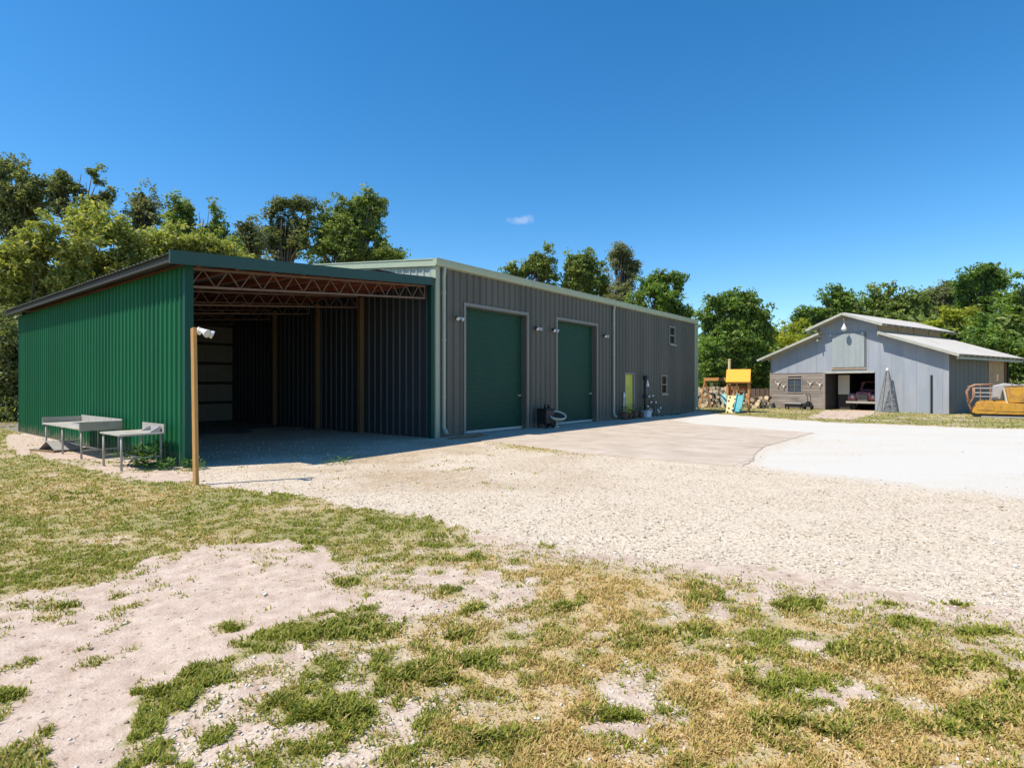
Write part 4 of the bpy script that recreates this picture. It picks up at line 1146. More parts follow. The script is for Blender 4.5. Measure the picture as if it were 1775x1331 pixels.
mb = MB(); mb.prism([(1.25, .6), (1.25, 1.22), (1.55, 1.76), (2.5, 1.8), (2.6, .6)], 'x', -.78, .78); cb = mb.build('cab', M['faded_red'], t, bevel=.06); cb['label'] = 'dusty dark red cab'
mb = MB(); mb.quad((-.62, 1.285, 1.26), (.62, 1.285, 1.26), (.55, 1.52, 1.69), (-.55, 1.52, 1.69)); o = mb.build('windshield', M['glass'], cb); md = o.modifiers.new('t', 'SOLIDIFY'); md.thickness = .012; md.offset = 1
w = barn2w(4.12, 1.2)
t = thing('leaning_panel', 'pale brown board leaning inside the barn bay left of the truck', 'board', (w[0], w[1], .95), BANG)
mb = MB(); mb.box((-.32, 0, 0), (.36, .03, 1.2)); mb.build('board', M['bone'], t)
mb = MB(); mb.box((-.34, .05, -.95), (.38, .55, -.01)); mb.build('crate_base', M['interior'], t)
# bench and tiller before the boards
w = barn2w(2.05, -.75)
t = thing('low_bench', 'low pale topped bench with dark legs below the barn window', 'bench', (w[0], w[1], 0), BANG)
mb = MB(); mb.box((-.55, -.22, .34), (.55, .22, .40)); mb.build('seat', M['scrap'], t)
mb = MB(); mb.box((-.52, -.2, .12), (.52, .2, .335)); mb.build('apron', M['black'], t)
for sx_ in (-.48, .48):
    for sy in (-.16, .16):
        mb = MB(); mb.box((sx_ - .03, sy - .03, 0), (sx_ + .03, sy + .03, .119)); mb.build('leg', M['black'], t)
w = barn2w(2.98, -.8)
t = thing('garden_tiller', 'small dark garden tiller with upright handle beside the barn bay', 'tiller', (w[0], w[1], 0), BANG)
for s in (-1, 1):
    mb = MB(); mb.lathe([(.03, -.05), (.14, -.05), (.17, -.02), (.17, .02), (.14, .05), (.03, .05)], n=16, M=Matrix.Translation((s * .22, 0, .17)) @ Matrix.Rotation(R(90), 4, 'Y')); mb.build('wheel', M['tyre'], t, smooth=True)
mb = MB(); mb.box((-.15, -.16, .16), (.15, .2, .42)); mb.lathe([(0, .42), (.11, .42), (.12, .5), (.05, .54), (0, .54)], n=12); mb.build('engine', M['black'], t, bevel=.02)
mb = MB(); mb.tube([(-.1, .15, .35), (-.12, .1, .8), (-.12, .0, 1.02), (.08, .0, 1.02), (.08, .1, .8), (.1, .15, .35)], .018, 6); mb.build('handle', M['black'], t)

# ------------------------------------------------------------------ play set
PX, PY, PROT = 13.0, 32.6, R(-25)
def pw(x, y, z):
    c, s = math.cos(-PROT), math.sin(-PROT); dx, dy = x - PX, y - PY
    return (dx * c - dy * s, dx * s + dy * c, z)
ps = thing('swing_set', 'wooden play tower with yellow roof, teal slide and swing beam by the log pile', 'play set', (PX, PY, 0), PROT)
for (x, y) in ((-.55, -.55), (.55, -.55), (-.55, .55), (.55, .55)):
    mb = MB(); mb.box((x - .045, y - .045, 0), (x + .045, y + .045, 1.80)); mb.build('post', M['playwood'], ps)
mb = MB(); mb.box((-.09, -.57, .99), (-.02, -.50, 1.72)); mb.build('post', M['playwood'], ps)
mb = MB(); mb.box((-.60, -.60, .90), (.60, .60, .96)); mb.box((-.6, -.62, .82), (.6, -.60, .90)); mb.build('deck', M['playwood'], ps)
mb = MB()
for z in (1.06, 1.18, 1.30, 1.42): mb.box((.60, -.58, z), (.63, .58, z + .09)); mb.box((-.58, .60, z), (.58, .63, z + .09)); mb.box((-.63, -.58, z), (-.6, .58, z + .09))
mb.build('railing', M['playwood'], ps)
mb = MB()
mb.prism([(-.78, 1.72), (0.0, 2.44), (.78, 1.72), (.75, 1.69), (0.0, 2.395), (-.75, 1.69)], 'x', -.64, .64); mb.build('roof', M['playyellow'], ps)
mb = MB(); mb.prism([(-.55, 1.80), (.55, 1.80), (0, 2.30)], 'x', .50, .54); mb.prism([(-.55, 1.80), (.55, 1.80), (0, 2.30)], 'x', -.54, -.50); mb.box((-.6, -.62, 1.62), (.6, -.57, 1.74)); mb.box((.6, -.62, 1.62), (.65, .62, 1.76)); mb.build('gable', M['playwood'], ps)
def chute(name, m_, x0, x1, p):
    mb = MB()
    xm0, xm1 = x0 + .04, x1 - .04
    for (a, b3) in zip(p[:-1], p[1:]):
        mb.quad((xm0, a[0], a[1]), (xm1, a[0], a[1]), (xm1, b3[0], b3[1]), (xm0, b3[0], b3[1]))
        for xx in (x0, xm1):
            mb.quad((xx, a[0], a[1] + .13), (xx + .04, a[0], a[1] + .13), (xx + .04, b3[0], b3[1] + .13), (xx, b3[0], b3[1] + .13))
            for x2 in (xx, xx + .04): mb.quad((x2, a[0], a[1] - .04), (x2, b3[0], b3[1] - .04), (x2, b3[0], b3[1] + .13), (x2, a[0], a[1] + .13))
        mb.quad((x0, a[0], a[1] - .04), (x0, b3[0], b3[1] - .04), (x1, b3[0], b3[1] - .04), (x1, a[0], a[1] - .04))
    return mb.build(name, m_, ps)
chute('slide', M['teal'], .02, .42, [(-.62, .98), (-.72, .94), (-1.05, .62), (-1.4, .28), (-1.6, .14), (-1.85, .09)]).rotation_euler = (0, 0, R(-7))
o = chute('slide', M['aqua'], -.18, .18, [(.0, .90), (-.35, .72), (-.75, .40), (-1.0, .16), (-1.2, .10)]); o.location = pw(13.12, 35.6, .05); o.rotation_euler = (0, 0, -PROT + R(2)); o['label'] = 'pale aqua wave slide'
mb = MB()
sl = Matrix.Translation((-.28, -.60, .92)) @ Matrix.Rotation(R(-4), 4, 'Z') @ Matrix.Rotation(R(-40), 4, 'X')
mb.box((-.26, -.02, -1.28), (.26, .02, 0), sl); cw = mb.build('climbing_wall', M['rockwall'], ps)
for i in range(9):
    mb = MB(); x = random.uniform(-.2, .2); z = -.12 - i * .13
    mb.lathe([(.055, 0), (.06, .03), (.03, .06), (0, .065)], n=8, M=sl @ Matrix.Translation((x, -.02, z)) @ Matrix.Rotation(R(90), 4, 'X')); mb.build('climbing_hold', M['dark_post'], cw, smooth=True)
# swing beam running back to its A-frame
B0, B1 = pw(12.45, 33.1, 1.88), pw(12.44, 36.7, 1.90)
mb = MB(); mb.bar(B0, B1, .10, .19); mb.build('swing_beam', M['playwood'], ps)
for s in (-.35, .45):
    mb = MB(); mb.bar(pw(12.44, 36.65, 1.82), pw(12.44 + s, 36.7, 0), .085); mb.build('leg', M['playwood'], ps)
mb = MB(); mb.bar(pw(12.25, 36.66, .75), pw(12.7, 36.66, .75), .05, .1); mb.build('cross_brace', M['playwood'], ps)
for wy in (34.3, 35.5):
    mb = MB()
    for d in (-.2, .2): mb.tube([pw(12.45, wy + d, 1.78), pw(12.45, wy + d, .52)], .008, 5)
    mb.build('swing_chain', M['grey_metal'], ps)
    mb = MB(); mb.bar(pw(12.45, wy - .22, .50), pw(12.45, wy + .22, .50), .2, .03); mb.build('swing_seat', M['hose'], ps)
tp = thing('tall_pole', 'pale yellow timber pole rising behind the play tower roof', 'pole', (13.0, 34.0, 0))
mb = MB(); mb.tube([(0, 0, -.1), (0, 0, 1.5), (.01, 0, 3.02)], [.085, .083, .08], 12); mb.lathe([(.08, 3.02), (.1, 3.03), (.1, 3.08), (0, 3.10)], (.01, 0, 0), 12); mb.build('pole_shaft', M['rockwall'], tp)

# log piles
def log_mesh(r, L, rnd):
    n = 11; mb = MB()
    jit = [1 + rnd.uniform(-.12, .12) for _ in range(n)]
    ring = lambda y, s: [(r * s * jit[k] * math.cos(2 * math.pi * k / n), y, r * s * jit[k] * math.sin(2 * math.pi * k / n)) for k in range(n)]
    a = ring(0, 1); b3 = ring(L, .95)
    for k in range(n):
        j = (k + 1) % n; mb.quad(a[k], b3[k], b3[j], a[j])
    mb.mi = 1
    mb.quad(*a); mb.quad(*b3[::-1])
    return mb
rl = random.Random(5)
protos = []
for k in range(6):
    r = (.10, .12, .14, .09, .155, .115)[k]
    o = log_mesh(r, rl.uniform(.5, .9), rl).build('log', [M['logbark'], M['cutend']])
    protos.append((o, r))
used = [False] * 6
def put_log(x, y, z, k, rz, label, group, stand=False):
    o, r = protos[k]
    if used[k]: o = o.copy(); COL.objects.link(o)
    used[k] = True
    o.location = (x, y, z); o.rotation_euler = (R(90) if stand else 0, rl.uniform(0, 6.28) if not stand else 0, rz) if not stand else (R(-90), 0, rz)
    tag(o, label, 'log', group)
GL = 'sawn logs piled behind the play set'
for row in range(7):
    x = 12.1 + row * .10
    while x < 16.9 - row * .15:
        k = rl.randrange(6); r = protos[k][1]
        put_log(x + r, 38.9 + rl.uniform(-.25, .25) + row * .12 + (x - 12.1) * .06, .11 + row * .195 + rl.uniform(-.04, .04), k, rl.uniform(-.35, .25),
                'sawn log with pale cut end stacked in the pile behind the swing beam', GL)
        x += 2 * r * rl.uniform(.95, 1.2)
GR = 'split logs heaped beside the barn'
for row in range(4):
    x = 15.6 + row * .2
    while x < 17.5 - row * .25:
        k = rl.randrange(6); r = protos[k][1]
        put_log(x + r, 36.9 + rl.uniform(-.2, .2) + (x - 15.6) * .75, .11 + row * .19, k, rl.uniform(-.7, .3), 'sawn log lying in the low heap between play tower and barn', GR)
        x += 2 * r * rl.uniform(1., 1.25)
t = thing('panel_fence', 'low rusty brown panel fence behind the logs beside the barn', 'fence', (17.2, 41.5, 0), R(-12))
for i in range(5):
    mb = MB(); mb.ribbed((-2.4 + i * 1.22, 0, 0), (1, 0, 0), (0, 0, 1), (0, -1, 0), 1.2, .3, .03, .05, 1.25); mb.build('panel', M['brown_fence'], t)
for i in range(6):
    mb = MB(); mb.box((-2.45 + i * 1.22, .02, 0), (-2.37 + i * 1.22, .1, 1.3)); mb.build('post', M['dark_post'], t)

# ------------------------------------------------------------------ old yellow crawler
dz = thing('yellow_crawler', 'old rusty yellow crawler tractor with bent brush guard parked beside the barn', 'tractor', (22.35, 27.75, 0), R(-37)); dz.scale = (.80, .8, 1.0)
# local x to the right, y away; 1 px = .0284 m
mb = MB()
side = [(.10, .22), (.14, .34), (.42, .72), (.75, .76), (2.72, .66), (2.80, .52), (2.72, .22), (2.4, .16), (.3, .16)]
mb.prism(side, 'y', -.25, .25); mb.build('track_guard', M['dozer'], dz, bevel=.03)
mb = MB(); mb.prism([(.32, .34), (.52, .60), (1.12, .60), (1.12, .34)], 'y', -.275, -.252); mb.prism([(1.2, .30), (1.2, .60), (2.6, .55), (2.6, .30)], 'y', -.275, -.252); mb.build('access_panel', M['dozer'], dz, bevel=.01)
mb = MB(); mb.prism(side, 'y', 1.35, 1.85); mb.build('track_guard', M['dozer'], dz, bevel=.03)
for y0 in (-.2, 1.4):
    mb = MB(); mb.prism([(.25, .03), (.08, .12), (.25, .20), (2.6, .20), (2.9, .14), (2.7, .03)], 'y', y0, y0 + .4)
    for i in range(16): mb.box((.25 + i * .155, y0 - .03, .005), (.33 + i * .155, y0 + .43, .04))
    mb.build('track', M['tyre'], dz)
mb = MB(); mb.box((.5, .252, .35), (3.6, 1.349, .80)); mb.build('chassis', M['dozer'], dz)
mb = MB(); mb.prism([(1.78, .72), (1.62, 1.42), (2.55, 1.46), (2.60, .72)], 'y', -.12, 1.0); mb.build('seat_box', M['dozer'], dz, bevel=.03)
mb = MB(); mb.prism([(1.68, .70), (1.54, 1.40), (1.60, 1.42), (1.76, .70)], 'y', -.16, 1.04); mb.build('dash_plate', M['bone'], dz)
mb = MB(); mb.prism([(1.05, .80), (1.12, 1.52), (1.65, 1.64), (2.3, 1.56), (2.9, 1.66), (2.95, 1.50), (1.6, 1.44), (1.45, .85)], 'y', .35, 1.2); mb.build('engine_cover', M['scrap'], dz, bevel=.05)
mb = MB(); mb.tube([(1.35, .7, 1.75), (1.35, .7, 2.05)], .05, 10); mb.build('exhaust', M['rust'], dz)
for (x, y) in ((2.0, .3), (2.3, .35)):
    mb = MB(); mb.tube([(x, y, .8), (x - .05, y - .1, 1.6), (x - .12, y - .12, 1.86)], .016, 6); mb.build('lever', M['rust'], dz)
# guard of bent pipe round the nose
for y in (-.1, 1.7):
    mb = MB(); mb.tube([(.12, y, .25), (-.02, y, .62), (.22, y, 1.0), (.22, y, 1.42)], .038, 8); mb.build('guard_pipe', M['rust'], dz, smooth=True)
    mb = MB(); mb.tube([(-.02, y, .62), (-.12, y, 1.22), (.02, y, 1.46), (.3, y, 1.56), (1.1, y, 1.58)], .045, 8); mb.build('guard_pipe', M['rust'], dz, smooth=True)
for z in (.75, .98, 1.22, 1.45):
    mb = MB(); mb.tube([(-.05, -.1, z), (-.07, .8, z), (-.05, 1.7, z)], .03, 7); mb.build('guard_bar', M['rust'], dz, smooth=True)
for (z, hh) in ((1.18, .05), (1.40, .05), (1.0, .04)):
    mb = MB(); mb.bar((.24, -.1, z), (1.3, -.1, z), .03, hh); mb.build('guard_rail', M['scrap'], dz)
for x in (.5, .95): 
    mb = MB(); mb.bar((x, -.1, .72), (x, -.1, 1.5), .04, .05); mb.build('guard_upright', M['rust'], dz)
for (x, z, r) in ((3.0, .55, .50), (3.05, 1.25, .20)):
    mb = MB(); mb.lathe([(.05, -.2), (r * .7, -.22), (r, -.15), (r, .15), (r * .7, .22), (.05, .2)], n=24, M=Matrix.Translation((x, .0, z)) @ Matrix.Rotation(R(90), 4, 'X')); mb.build('drive_wheel', M['rust'], dz, smooth=True)
t = thing('draw_bar', 'flat grey steel bar lying in the grass before the yellow crawler', 'steel bar', (23.0, 26.75, .02), R(-37))
mb = MB(); mb.box((-.7, -.06, 0), (1.3, .06, .05)); mb.box((1.0, .061, 0), (1.3, .25, .05)); mb.build('bar_steel', M['scrap'], t)
# ------------------------------------------------------------------ grass, gravel
def grass_points(n, ymin, ymax, xmax_f):
    """sample points on the ground wedge seen by the picture, weighted to the near side"""
    u = RNG.random(n)
    y = 1.0 / (1.0 / ymin + u * (1.0 / ymax - 1.0 / ymin))
    x = (RNG.random(n) * 2 - 1) * (y * xmax_f + 1.2)
    return x, y

def make_grass():
    V_, Q_, T_, C_ = [], [], [], []
    base = 0
    for (n, y0, y1, xf, per, hmul) in ((1700000, 1.8, 7.0, 1.2, 1, 1.0), (310000, 7.0, 15.0, 1.22, 1, 1.0), (190000, 15.0, 46.0, 1.2, 1, 1.0)):
        x, y = grass_points(n, y0, y1, xf)
        z = zones(x, y)
        pl = np.stack([x - ORG[0], y - ORG[1]], 1)
        lt, ls = pl @ U, pl @ V
        inside = (ls > -.02) & (lt > -7.45) & (lt < 20.5) & (ls < 15.2)
        bp = np.stack([x - BORG[0], y - BORG[1]], 1); ba, bb = bp @ BW, bp @ BD
        inside |= (ba > 0) & (ba < 10.1) & (bb > 0) & (bb < 9.4)
        clump = fbm(x * 9, y * 9, 77)
        dens = z['green'] * np.clip((clump - .32) * 3.6, .10, 1)
        keep = (RNG.random(n) < dens) & ~inside & off_slab(x, y)
        x, y = x[keep], y[keep]
        g, st, bl = z['green'][keep], z['straw'][keep], z['blob'][keep]
        cl = clump[keep]
        m = len(x)
        h = (.011 + .028 * RNG.random(m) ** 1.4) * (.8 + .42 * bl * (.4 + RNG.random(m)) + .6 * (cl - .5)) * hmul
        h *= np.where(y > 15, 1.5, np.where(y > 7, 1.15, 1.0))
        w = np.maximum(.0038 + .0022 * bl, y * .00105) * (.7 + .6 * RNG.random(m))
        an = RNG.random(m) * 2 * np.pi
        dx, dy = np.cos(an), np.sin(an)
        ln_ = h * (.35 + 1.0 * RNG.random(m))
        gz0 = ground_z(x, y) - .004
        sx, sy = -dy * w, dx * w
        b0 = np.stack([x - sx, y - sy, gz0], 1); b1 = np.stack([x + sx, y + sy, gz0], 1)
        mx, my = x + dx * ln_ * .35, y + dy * ln_ * .35
        m0 = np.stack([mx - sx * .8, my - sy * .8, gz0 + h * .65], 1); m1 = np.stack([mx + sx * .8, my + sy * .8, gz0 + h * .65], 1)
        tp = np.stack([x + dx * ln_, y + dy * ln_, gz0 + h], 1)
        V_.append(np.stack([b0, b1, m1, m0, tp], 1).reshape(-1, 3))
        i0 = base + np.arange(m) * 5
        Q_.append(np.stack([i0, i0 + 1, i0 + 2, i0 + 3], 1)); T_.append(np.stack([i0 + 3, i0 + 2, i0 + 4], 1))
        base += 5 * m
        # colour: living green, yellow green, or dry straw
        dry = RNG.random(m) < np.clip(st * .95 - bl * .45, .05, .93)
        mixv = RNG.random(m)[:, None]
        gcol = np.array([.155, .20, .022]) * (1 - mixv) + np.array([.42, .41, .06]) * mixv
        gcol = gcol * (1 - .12 * bl[:, None]) 
        dcol = np.array([.50, .34, .105]) * (1 - mixv) + np.array([.70, .53, .22]) * mixv
        c = np.where(dry[:, None], dcol, gcol)
        c = np.concatenate([c, np.ones((m, 1))], 1)
        C_.append(np.repeat(c, 5, axis=0))
    m, n, l, b = nodes_of('grass_blades')
    a = n.new("ShaderNodeAttribute"); a.attribute_name = 'tint'
    l.new(a.outputs["Color"], b.inputs["Base Color"]); b.inputs["Roughness"].default_value = .6; b.inputs["Specular IOR Level"].default_value = .25
    tr = n.new("ShaderNodeBsdfTranslucent"); l.new(a.outputs["Color"], tr.inputs["Color"])
    ms = n.new("ShaderNodeMixShader"); ms.inputs[0].default_value = .35
    l.new(b.outputs[0], ms.inputs[1]); l.new(tr.outputs[0], ms.inputs[2]); l.new(ms.outputs[0], n["Material Output"].inputs["Surface"])
    o = np_mesh('grass', np.concatenate(V_), [np.concatenate(Q_), np.concatenate(T_)], m, colors=dict(tint=np.concatenate(C_)))
    tag(o, 'patchy green and straw coloured grass growing on the sandy ground', 'grass', kind='stuff')
make_grass()

def make_gravel():
    n = 85000
    x, y = grass_points(n, 2.1, 17.0, 1.0)
    z = zones(x, y)
    px, py = wtop(x, y)
    pl = np.stack([x - ORG[0], y - ORG[1]], 1); lt, ls = pl @ U, pl @ V
    dens = z['grav'] * (1 - z['white']) * .9 + z['sand'] * .03 + (1 - z['green']) * .2 * (z['grav'] < .5) * (z['sand'] < .5)
    keep = (RNG.random(n) < np.clip(dens, 0, 1)) & off_slab(x, y) & ~((ls > 0) & (lt > -.3))
    x, y = x[keep], y[keep]; m = len(x)
    oct_ = np.array([(1, 0, 0), (0, 1, 0), (-1, 0, 0), (0, -1, 0), (0, 0, 1), (0, 0, -1.)])
    s = (.005 + .013 * RNG.random(m) ** 2.2) * np.where(RNG.random(m) < .02, 1.8, 1) * np.clip(.6 + y / 24, .65, 1.3)
    an = RNG.random(m) * 6.283
    ca, sa = np.cos(an), np.sin(an)
    v = oct_[None] * (1 + .5 * (RNG.random((m, 6, 1)) - .5)) * s[:, None, None] * np.array([1.2, .9, .62])
    # turn the eight-sided pebble a little and set it on the ground
    vx = v[..., 0] * ca[:, None] - v[..., 1] * sa[:, None]; vy = v[..., 0] * sa[:, None] + v[..., 1] * ca[:, None]
    vv = np.stack([vx + x[:, None], vy + y[:, None], v[..., 2] + (ground_z(x, y) + s * .25)[:, None]], 2).reshape(-1, 3)
    f = np.array([(0, 1, 4), (1, 2, 4), (2, 3, 4), (3, 0, 4), (1, 0, 5), (2, 1, 5), (3, 2, 5), (0, 3, 5)])
    ff = (np.arange(m)[:, None, None] * 6 + f[None]).reshape(-1, 3)
    mm, nn, ll, bb = nodes_of('gravel_stones')
    g = nn.new("ShaderNodeNewGeometry"); rp = nn.new("ShaderNodeValToRGB")
    e = rp.color_ramp.elements
    e[0].position = 0; e[0].color = (.20, .16, .115, 1); e[1].position = .10; e[1].color = (.40, .33, .25, 1)
    q = e.new(.4); q.color = (.58, .50, .41, 1); q = e.new(1.0); q.color = (.76, .70, .62, 1)
    ll.new(g.outputs["Random Per Island"], rp.inputs[0]); ll.new(rp.outputs[0], bb.inputs["Base Color"])
    bb.inputs["Roughness"].default_value = .9; bb.inputs["Specular IOR Level"].default_value = .2
    o = np_mesh('gravel', vv, [ff], mm)
    tag(o, 'loose pale crushed limestone gravel scattered over the yard', 'gravel', kind='stuff')
make_gravel()

# weeds under the small table
t = on_local('weed_clump', 'leafy green weeds growing under the smaller stainless table', 'weeds', -7.80, .45, -.04)
for k in range(7):
    mb = MB(); plant_leaves(mb, 110, .22, .30 + .1 * (k % 3), .085); o = mb.build('leaves', L_WEED, t); o.location = (random.uniform(-.35, .3), random.uniform(-.75, .35), 0)
t = on_local('weed_clump', 'short weeds sprouting at the green shed corner beside the tan post', 'weeds', -7.55, -.75, -.04)
for k in range(4):
    mb = MB(); plant_leaves(mb, 90, .16, .22, .07); o = mb.build('leaves', L_WEED, t); o.location = (random.uniform(-.3, .3), random.uniform(-.4, .3), 0)
t = on_local('weed_clump', 'sprig of weeds in the shed shadow on the gravel', 'weeds', -5.2, -2.3, -.03)
mb = MB(); plant_leaves(mb, 120, .3, .12, .06); mb.build('leaves', L_WEED, t)

# ------------------------------------------------------------------ trees
def leaf_cloud(centers, radii, n_per, size, rng, flat=.75, up=.35, core=None):
    """leaf sprays scattered round clump centres; returns verts, faces"""
    cs = np.repeat(centers, n_per, axis=0); rs = np.repeat(radii, n_per)
    n = len(cs)
    d = rng.normal(size=(n, 3)); d /= np.linalg.norm(d, axis=1)[:, None]
    rad = rng.random(n) ** .5 * np.where(rng.random(n) < .12, 1.5, 1.05)
    pos = cs + d * (rs * rad)[:, None] * np.array([1, 1, flat])
    nrm = d * .5 + rng.normal(size=(n, 3)) * .6 + np.array([0, 0, up])
    nrm /= np.linalg.norm(nrm, axis=1)[:, None]
    a = np.cross(nrm, rng.normal(size=(n, 3))); a /= np.linalg.norm(a, axis=1)[:, None] + 1e-9
    b = np.cross(nrm, a)
    s = size * (.55 + .9 * rng.random(n))[:, None]
    sag = nrm * s * (.25 * rng.random(n))[:, None]
    p0 = pos - a * s; p1 = pos + b * s * .42 + sag; p2 = pos + a * s; p3 = pos - b * s * .42 + sag
    v = np.stack([p0, p1, p2, p3], 1).reshape(-1, 3)
    f = np.arange(n * 4).reshape(n, 4)
    return v, f

def tree(name, label, Y, lobes, leafm, size=.16, dens=1.0, cat='tree', base_px=None, group=None, seed=0, depth=.8, trunk=True, clumpy=1.0, flat=.75, skirt=True):
    size = size * .84
    rng = np.random.default_rng(1000 + seed)
    k = Y / F
    L = []
    for (px, py, rx, ry) in lobes:
        yy = Y + rng.uniform(-1, 1) * min(2.2, .55 * (rx + ry) * k)
        L.append(((px - CX) * yy / F, yy, EYE + (CY - py) * yy / F, rx * k, max(rx, ry) * .8 * k * depth, ry * k))
    if skirt:
        for l in list(L):
            L.append((l[0] + rng.uniform(-.4, .4), l[1] + .5, l[2] - l[5] * 1.35, l[3] * 1.15, l[4], l[5] * 1.0))
    L = [(l[0], l[1], l[2], l[3] * 1.10, l[4], l[5] * 1.05) for l in L]
    base_l = list(L)
    for i in range(len(base_l)):
        for j in range(i):
            A, B = np.array(base_l[i]), np.array(base_l[j])
            dd = np.linalg.norm(A[:3] - B[:3]); ss = (A[3] + A[5] + B[3] + B[5]) / 2
            if .75 * ss < dd < 1.75 * ss:
                q = (A + B) / 2; q[3:] *= .62; L.append(tuple(q))
    bx = (sum(l[0] * l[3] for l in L) / sum(l[3] for l in L)) if base_px is None else (base_px - CX) * k
    by = Y
    o = thing(name, label, cat, (bx, by, 0), 0, group)
    cen, rad = [], []
    for (x, y, z, rx, ry, rz) in L:
        mn = min(rx, rz)
        cr = np.clip(mn * .36, .2, .85) * clumpy
        nc = int(np.clip(5.0 * (rx * ry + ry * rz + rx * rz) / (3 * cr * cr) * 1.0, 9, 130))
        d = rng.normal(size=(nc, 3)); d /= np.linalg.norm(d, axis=1)[:, None]
        q = .15 + 1.0 * rng.random(nc) ** .7
        c = np.array([x, y, z]) + d * q[:, None] * np.array([rx, ry, rz]) * (1 - .35 * cr / max(mn, cr))
        cen.append(c); rad.append(cr * (.55 + .75 * rng.random(nc)))
    for (x, y, z, rx, ry, rz) in base_l:
        for _ in range(7):
            a = rng.uniform(-.5, math.pi + .5); e = rng.uniform(1.0, 1.42)
            cen.append(np.array([[x + math.cos(a) * rx * e, y + rng.uniform(-.6, .6) * ry, z + math.sin(a) * rz * e]])); rad.append(np.array([rng.uniform(.14, .34) * (.6 + .02 * Y)]))
    cen = np.concatenate(cen); rad = np.concatenate(rad)
    hole = .6 * vnoise(cen[:, 0] * .75 + cen[:, 1] * .3, cen[:, 2] * .85, 300 + seed) + .4 * vnoise(cen[:, 0] * 1.7, cen[:, 2] * 1.7 + cen[:, 1] * .5, 500 + seed)
    ok = (cen[:, 2] > .1) & (hole > (.30 if 'yellow-green' in label else .37))
    cen, rad = cen[ok], rad[ok]
    npc = np.clip((dens * 3.4 * rad ** 2 / size ** 2), 8, 200).astype(int)
    v, f = leaf_cloud(cen, rad, npc, size, rng, flat=flat)
    v = v - np.array([bx, by, 0])
    np_mesh('crown', v, [f], leafm, o)
    if trunk:
        mb = MB()
        top = max(l[2] for l in L); low = min(l[2] for l in L)
        r0 = np.clip(top * .022, .12, .4)
        zs = max(low * .8, 1.2)
        sway = rng.uniform(-.3, .3)
        mb.tube([(0, 0, -.1), (sway * .4, 0, zs * .5), (sway, .1, zs), (sway * 1.2, .1, zs * .6 + top * .4)], [r0, r0 * .85, r0 * .6, r0 * .2], 8)
        for l in L:
            e = Vector((l[0] - bx, l[1] - by, l[2])); st = Vector((sway, .1, min(zs, max(.5, e.z - .6))))
            if (e - st).length < .5: continue
            mid = st.lerp(e, .5) + Vector((rng.uniform(-.3, .3), rng.uniform(-.3, .3), .25))
            mb.tube([st, mid, e], [r0 * .24, r0 * .15, r0 * .05], 6)
        mb.build('trunk', M['bark'], o, smooth=True)
    global NLEAF
    NLEAF += len(f)
    return o

NLEAF = 0
tree('oak_tree', 'tall dark oak rising at the extreme left of the photo above paler foliage', 36, [(18, 292, 26, 20), (42, 318, 28, 24), (12, 335, 34, 28), (58, 352, 20, 20), (28, 372, 26, 14), (-30, 320, 40, 40)], L_DARK, .15, 1.0, seed=1, clumpy=.8)
tree('oak_tree', 'oak with open twisted limbs and sparse top between the leftmost oak and the grey-green tree', 37, [(122, 302, 24, 8), (160, 300, 16, 9), (176, 330, 14, 13), (188, 345, 12, 12), (102, 328, 22, 16), (130, 340, 24, 18), (86, 322, 12, 12), (150, 365, 30, 18), (105, 360, 25, 16)], L_DARK, .13, .85, seed=2, clumpy=.7, skirt=False)
tree('broadleaf_tree', 'big yellow-green broadleaf tree filling the picture left of the shed roof', 26, [(95, 395, 42, 22), (40, 440, 48, 34), (110, 440, 50, 40), (0, 480, 40, 45), (75, 490, 60, 42), (20, 530, 45, 38), (-60, 470, 50, 60), (120, 520, 40, 30), (-40, 560, 50, 50)], L_LIGHT, .13, 1.0, seed=3)
tree('broadleaf_tree', 'rounded yellow-green broadleaf tree directly behind the left slope of the shed roof', 28, [(165, 380, 36, 20), (195, 400, 34, 24), (150, 425, 45, 32), (215, 440, 42, 30), (180, 480, 55, 36), (255, 470, 32, 28), (250, 505, 30, 25), (130, 480, 30, 30)], L_LIGHT, .13, 1.0, seed=4)
tree('understory_shrub', 'dark shrubby growth beyond the far left end of the green wall', 24.5, [(8, 585, 34, 36), (18, 640, 30, 40), (6, 700, 34, 32), (-50, 640, 50, 70), (26, 560, 18, 20), (30, 690, 16, 25)], L_DARK, .12, .9, cat='shrub', seed=5)
tree('ash_tree', 'wispy grey-green tree with thin pointed top, fourth crown from the left', 38, [(248, 335, 14, 12), (238, 352, 10, 12), (252, 368, 22, 18), (240, 395, 24, 20), (268, 390, 16, 16), (255, 420, 26, 16)], L_GREY, .12, .75, seed=6, clumpy=.7)
tree('ash_tree', 'broad grey-green tree with several loose tops behind the high corner of the shed roof', 36, [(304, 356, 14, 14), (328, 368, 18, 16), (362, 364, 16, 14), (298, 395, 26, 22), (345, 396, 34, 24), (378, 396, 10, 18), (275, 430, 30, 22), (330, 432, 40, 22), (380, 430, 25, 16)], L_MID, .13, .9, seed=7, clumpy=.8)
tree('ash_tree', 'sparse small-topped tree just left of the flat-topped pine-like oak', 38, [(428, 390, 14, 12), (408, 415, 16, 14), (446, 418, 14, 10), (425, 438, 32, 14), (392, 425, 18, 18)], L_GREY, .12, .8, seed=8, clumpy=.7)
